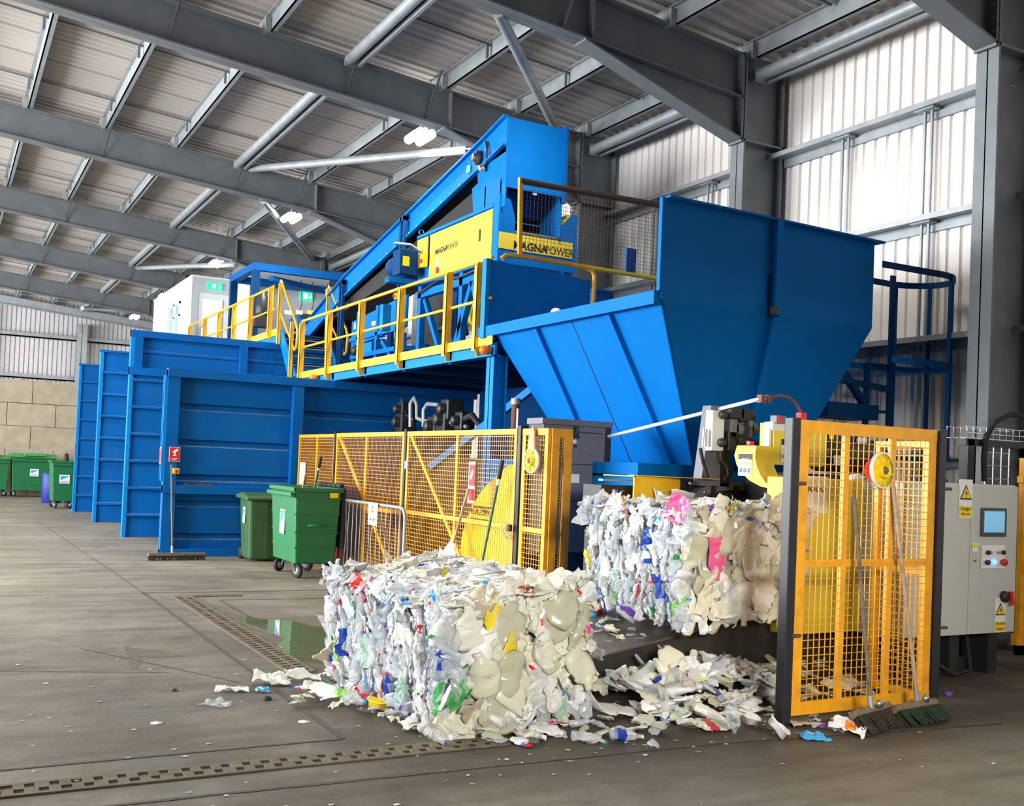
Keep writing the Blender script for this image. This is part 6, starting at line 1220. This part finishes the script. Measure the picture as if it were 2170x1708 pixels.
# pieces one can point to: kind, template, colours, pixel of the piece in the photo, heading, size, label
H_ = [
 ('round', 0, ('clear', 'clear', 'green'), 1248, 1562, -.25, 1.15, .5, 'clear ribbed bottle with green cap at the front edge of the loose heap'),
 ('round', 1, ('clear', 'blue', 'white'), 1325, 1556, .45, 1.0, .5, 'clear ribbed bottle with blue printed end beside the green-capped bottle'),
 ('round', 3, ('clear', 'white', 'blue'), 915, 1568, .15, 1.0, .6, 'clear bottle with white label and blue cap lying alone beside the near drain'),
 ('round', 5, ('clear', 'lime', 'sky'), 735, 1474, -.55, 1.1, .5, 'clear bottle with green label and sky-blue cap left of the lower bale'),
 ('jug', 1, ('cream', 'cream', 'cream'), 1052, 1538, .25, 1.15, .2, 'long flattened cream jug in the row before the lower bale'),
 ('film', 4, ('milk', 'milk', 'milk'), 885, 1530, .5, 1.1, .2, 'wide cream plastic sheet lying below the corner of the lower bale'),
 ('film', 2, ('clear', 'clear', 'clear'), 1018, 1545, -.3, 1.0, .2, 'glassy crumpled plastic piece in front of the lower bale'),
 ('jug', 4, ('milk', 'milk', 'white'), 1310, 1502, .4, 1.25, .3, 'large rounded milky jug near the middle of the loose heap'),
 ('tub', 2, ('white', 'white', 'white'), 1643, 1555, .2, .85, .7, 'white round tub lying on its side beside the black gate post'),
 ('tub', 2, ('milk', 'orange', 'milk'), 1588, 1530, .9, .85, .4, 'white open tub at the right end of the loose heap'),
 ('bottle', 1, ('clear', 'clear', 'clear'), 1385, 1570, 1.4, .7, .3, 'short clear bottle end standing out at the front edge of the heap'),
 ('bottle', 2, ('clear', 'clear', 'clear'), 1553, 1550, 1.2, .9, .8, 'clear wide bottle near the right end of the heap front'),
 ('film', 7, ('milk', 'red', 'milk'), 1400, 1503, .2, 1.0, .3, 'white wrapper with red print on the loose heap'),
 ('tub', 1, ('clear', 'clear', 'clear'), 1440, 1435, .3, 1.25, -1.3, 'clear tray standing upright at the top of the loose heap'),
 ('film', 5, ('milk', 'lime', 'milk'), 1560, 1478, -.4, 1.1, .3, 'white bag with green print lying on the right of the heap'),
 ('film', 1, ('pearl', 'pearl', 'pearl'), 1600, 1498, .2, 1.2, .2, 'pale bag beside the bag with green print'),
 ('jug', 3, ('milk', 'red', 'milk'), 1520, 1533, .2, .9, .3, 'milky bottle with red and yellow label at the heap front'),
 ('bottle', 5, ('milk', 'milk', 'milk'), 1475, 1532, -.5, .8, .3, 'small milky bottle end between the heap front pieces'),
 ('film', 3, ('sky', 'sky', 'sky'), 1722, 1552, .05, 1.0, .1, 'bright blue packet on the floor between gate post and brooms'),
 ('film', 8, ('white', 'orange', 'white'), 1800, 1543, -.6, .8, .5, 'white bag with orange print beside the dark broom head'),
 ('film', 6, ('tan', 'tan', 'tan'), 1775, 1526, -.5, .7, .3, 'brownish paper-like scrap beside the dark broom head'),
 ('bottle', 4, ('clear', 'purple', 'clear'), 1757, 1535, -.6, .8, .2, 'clear wrapper left of the white bag with orange print'),
 ('jug', 0, ('tan', 'tan', 'tan'), 1700, 1527, .1, .9, .1, 'flat tan bottle below the bottom rail of the broom gate'),
 ('film', 0, ('red', 'red', 'red'), 1978, 1488, .3, .8, .2, 'red plastic scrap behind the right gate post'),
 ('cap', 32, ('purple', 'purple', 'purple'), 2010, 1463, 0, 2.0, .2, 'purple scrap on the floor below the grey cabinet'),
 ('film', 2, ('white', 'pearl', 'white'), 492, 1453, .2, .8, .1, 'white plastic scrap lying alone left of the litter strip'),
 ('film', 4, ('clear', 'ice', 'clear'), 460, 1482, -.2, .9, .1, 'thin clear bag lying alone on the floor, farthest left'),
 ('film', 7, ('milk', 'milk', 'milk'), 575, 1437, .35, 1.1, .3, 'pale bag at the left tip of the litter strip'),
 ('film', 1, ('milk', 'milk', 'milk'), 640, 1430, .25, 1.2, .4, 'long cream bag in the litter strip left of the lower bale'),
 ('film', 3, ('sky', 'white', 'sky'), 556, 1452, .1, .6, .2, 'white and sky-blue scrap at the left tip of the litter strip'),
 ('jug', 5, ('white', 'sky', 'white'), 690, 1462, -.5, .85, .3, 'white tube-like bottle lying in the litter strip'),
 ('film', 0, ('blue', 'white', 'blue'), 630, 1447, -.1, .6, .2, 'dark blue printed packet in the litter strip'),
 ('film', 5, ('green', 'green', 'green'), 700, 1450, .5, .5, .6, 'small green wrapper in the litter strip'),
 ('film', 8, ('red', 'red', 'red'), 765, 1459, -.3, .55, .3, 'red plastic scrap at the foot of the lower bale, left side'),
 ('tub', 2, ('yellow', 'white', 'yellow'), 805, 1492, -.1, .9, .05, 'flat yellow lid with white oval at the foot of the lower bale'),
 ('jug', 2, ('white', 'yellow', 'white'), 1160, 1545, -.3, .95, .2, 'flat white bottle with yellow mark right of the cream jug'),
 ('tub', 1, ('clear', 'clear', 'clear'), 1122, 1558, -.3, 1.0, .1, 'clear tray lying below the flat white bottle'),
 ('film', 6, ('red', 'red', 'red'), 1118, 1570, 0, .35, .1, 'small bright red scrap under the clear tray'),
 ('tub', 0, ('white', 'orange', 'white'), 1205, 1525, .1, .9, .1, 'white lid with orange centre in the row before the ramp'),
 ('film', 4, ('milk', 'milk', 'milk'), 1300, 1330, .2, .6, .1, 'cream flattened pouch lying on the ramp plate'),
 ('jug', 7, ('milk', 'milk', 'milk'), 1408, 1312, .3, .6, .4, 'cream crumpled cup lying on the ramp plate below the upper bale'),
 ('tub', 3, ('clear', 'clear', 'clear'), 1384, 1290, .1, .5, .6, 'small clear pot on the ramp against the upper bale'),
 ('cap', 32, ('red', 'red', 'red'), 1267, 1290, 0, 2.6, .3, 'red cap on the ramp plate left of the upper bale'),
 ('cap', 32, ('sky', 'sky', 'sky'), 1255, 1297, 0, 2.4, .5, 'sky-blue cap beside the red cap on the ramp plate'),
 ('film', 5, ('murky', 'murky', 'murky'), 1300, 1305, .4, .9, .1, 'long clear film strip lying across the ramp plate'),
 ('film', 7, ('milk', 'milk', 'milk'), 1240, 1280, .2, .5, .2, 'cream scrap at the far edge of the ramp plate'),
]
for k, n, ms, u, v, rot, sc, tl, lab in H_:
    ti = BYK[k][n % len(BYK[k])]
    onramp = 1235 < u < 1430 and v < 1340
    if onramp:
        x = 4.5
        for _ in range(8):
            p = az(u, v+6, rz(x)+.02); x = p.x
        zb_ = rz(x)+.016
    else:
        p = az(u, v+10, 0)
        for _ in range(6): p = az(u, v+6, heap(p.x, p.y)+.02)
        zb_ = None
    lay(ti, ms, p.x, p.y, rot-.5, sc, tl*.3 if abs(tl) < .6 else tl, tl*.5 if abs(tl) < .6 else .2, zb_, lab, CATK[k])
# the many pieces nothing tells apart, each an object of its own
GR = {('bottle', 'clear'): 'crushed see-through bottle', ('bottle', 'white'): 'crushed white bottle', ('bottle', 'cream'): 'crushed cream-coloured bottle', ('jug', 'clear'): 'flattened see-through jug', ('jug', 'white'): 'flattened white jug', ('jug', 'cream'): 'flattened cream-coloured jug', ('tub', 'clear'): 'clear plastic tray', ('tub', 'white'): 'white plastic tub', ('tub', 'cream'): 'cream-coloured tub', ('film', 'clear'): 'crumpled clear wrapper', ('film', 'white'): 'crumpled white wrapper', ('film', 'cream'): 'crumpled cream-coloured wrapper'}
def scatter(n, poly, pal, where, kinds, z=None, smin=.55, smax=1.0, tiltm=.35):
    done = 0; xs = [p[0] for p in poly]; ys = [p[1] for p in poly]
    def inside(x, y):
        c = False; j = len(poly)-1
        for i in range(len(poly)):
            if (poly[i][1] > y) != (poly[j][1] > y) and x < (poly[j][0]-poly[i][0])*(y-poly[i][1])/(poly[j][1]-poly[i][1])+poly[i][0]: c = not c
            j = i
        return c
    while done < n:
        x, y = rnd(min(xs), max(xs)), rnd(min(ys), max(ys))
        if not inside(x, y): continue
        k = R.choices(list(kinds), list(kinds.values()))[0]; ti = R.choice(BYK[k]); fam = R.choices(list(pal), list(pal.values()))[0]
        if fam in ('clear', 'white', 'cream'):
            b = R.choice(dict(clear=['clear', 'clear', 'murky', 'ice'], white=['white', 'pearl', 'white'], cream=['milk', 'cream', 'cream'])[fam]); lab = GR[('bottle' if k == 'round' else k, fam)]
        else: b = fam; lab = ('%s plastic scrap' % dict(sky='sky-blue', gclear='see-through green', lime='light green').get(fam, fam))
        a = R.choice(ACC) if R.random() < .25 else b; c = R.choice(['blue', 'sky', 'white', 'red']) if R.random() < .3 else b
        lay(ti, (b, a, c), x, y, rnd(0, 6.28), rnd(smin, smax)*(.6 if fam not in ('clear', 'white', 'cream') else 1), rnd(-tiltm, tiltm), rnd(-tiltm, tiltm), None if z is None else z(x, y), lab+' '+where, CATK[k], (lab+'s '+where)); done += 1
LP = dict(clear=48, white=20, cream=34, red=1, sky=1, lime=1, green=.6, orange=.6, tan=2, purple=.4)
scatter(120, [(4.15, 6.42), (6.1, 6.46), (6.0, 6.0), (5.3, 5.62), (4.6, 5.45), (4.1, 5.75)], LP, 'in the loose heap before the ramp', dict(bottle=2, round=4, jug=6, tub=1, film=1.6), smin=.7, smax=1.1, tiltm=.5)
scatter(44, [(4.3, 6.4), (5.7, 6.42), (5.5, 6.1), (4.6, 6.0)], LP, 'in the loose heap before the ramp', dict(bottle=2, round=5, jug=5, film=1.5), smin=.75, smax=1.15, tiltm=.8)
scatter(34, [(2.75, 5.66), (3.9, 5.75), (4.4, 5.6), (4.4, 5.3), (3.4, 5.28), (2.7, 5.45)], LP, 'in the row before the lower bale', dict(bottle=2, round=3, jug=4, tub=1, film=3), smin=.45, smax=.8)
scatter(30, [(2.72, 5.75), (2.68, 7.2), (2.3, 7.1), (2.15, 6.75), (2.45, 6.3), (2.6, 5.75)], LP, 'in the strip left of the lower bale', dict(bottle=2, jug=2, tub=.7, film=5), smin=.4, smax=.7)
scatter(26, [(5.5, 5.75), (6.35, 5.7), (6.4, 6.25), (5.6, 6.3)], LP, 'behind the broom gate', dict(bottle=3, jug=3, tub=.7, film=4), smin=.6, smax=.9)
scatter(12, [(5.1, 5.2), (5.9, 5.15), (6.0, 5.5), (5.1, 5.6)], LP, 'under the broom gate', dict(bottle=2, jug=1, film=4), smin=.35, smax=.6)
scatter(16, [(4.4, 6.8), (4.95, 6.55), (4.98, 7.5), (4.7, 7.5)], LP, 'on the ramp plate', dict(film=5, tub=.5, bottle=1, jug=1), z=lambda x, y: rz(x)+.016, smin=.25, smax=.5)
# crumbs and flakes trodden into the floor: nobody would count them
mb = MB(); cols = ['white', 'cream', 'tan', 'grey', 'sky', 'orange', 'lime']
for i in range(330):
    x, y = (rnd(.2, 6.8), rnd(4.0, 9.5)) if i < 230 else (rnd(2.1, 5.2), rnd(4.9, 6.4)); mb.cur = R.choices(range(7), [8, 6, 6, 5, .5, .3, .3])[0]; s = rnd(.005, .02)
    pts = [(x+s*rnd(.6, 1.4)*math.cos(a), y+s*rnd(.4, .9)*math.sin(a), .003+rnd(0, .004)) for a in (0, 1.3, 2.5, 3.8, 5.0)]; mb.quad(*pts)
o = mb.build('floor_crumbs', [P_[c] for c in cols]); tag(o, 'fine plastic flakes scattered over the dirty floor', 'litter', kind='stuff')
for u, v, lab, m_, s in ((368, 1464, 'small rust-coloured ring on the bare floor at left', RUST, .022), (566, 1483, 'small dark lump on the floor below the litter strip', RUBBER, .03), (708, 1496, 'brown cork-like piece beside the lower bale', RUST, .028), (645, 1530, 'small white paper scrap on the floor near the slab corner', SIGNW, .035), (333, 1533, 'small white and yellow wrapper on the bare floor at left', SIGNW, .035)):
    p = az(u, v, 0); mb = MB(); mb.lathe((p.x, p.y, 0), (0, 0, 1), [(s, 0), (s*1.05, s*.4), (s*.6, s*.8), (0, s*.7)] if m_ is not SIGNW else [(s, 0), (s*1.2, .003), (0, .004)], 7); tag(mb.build('floor_scrap', m_), lab, 'scrap')
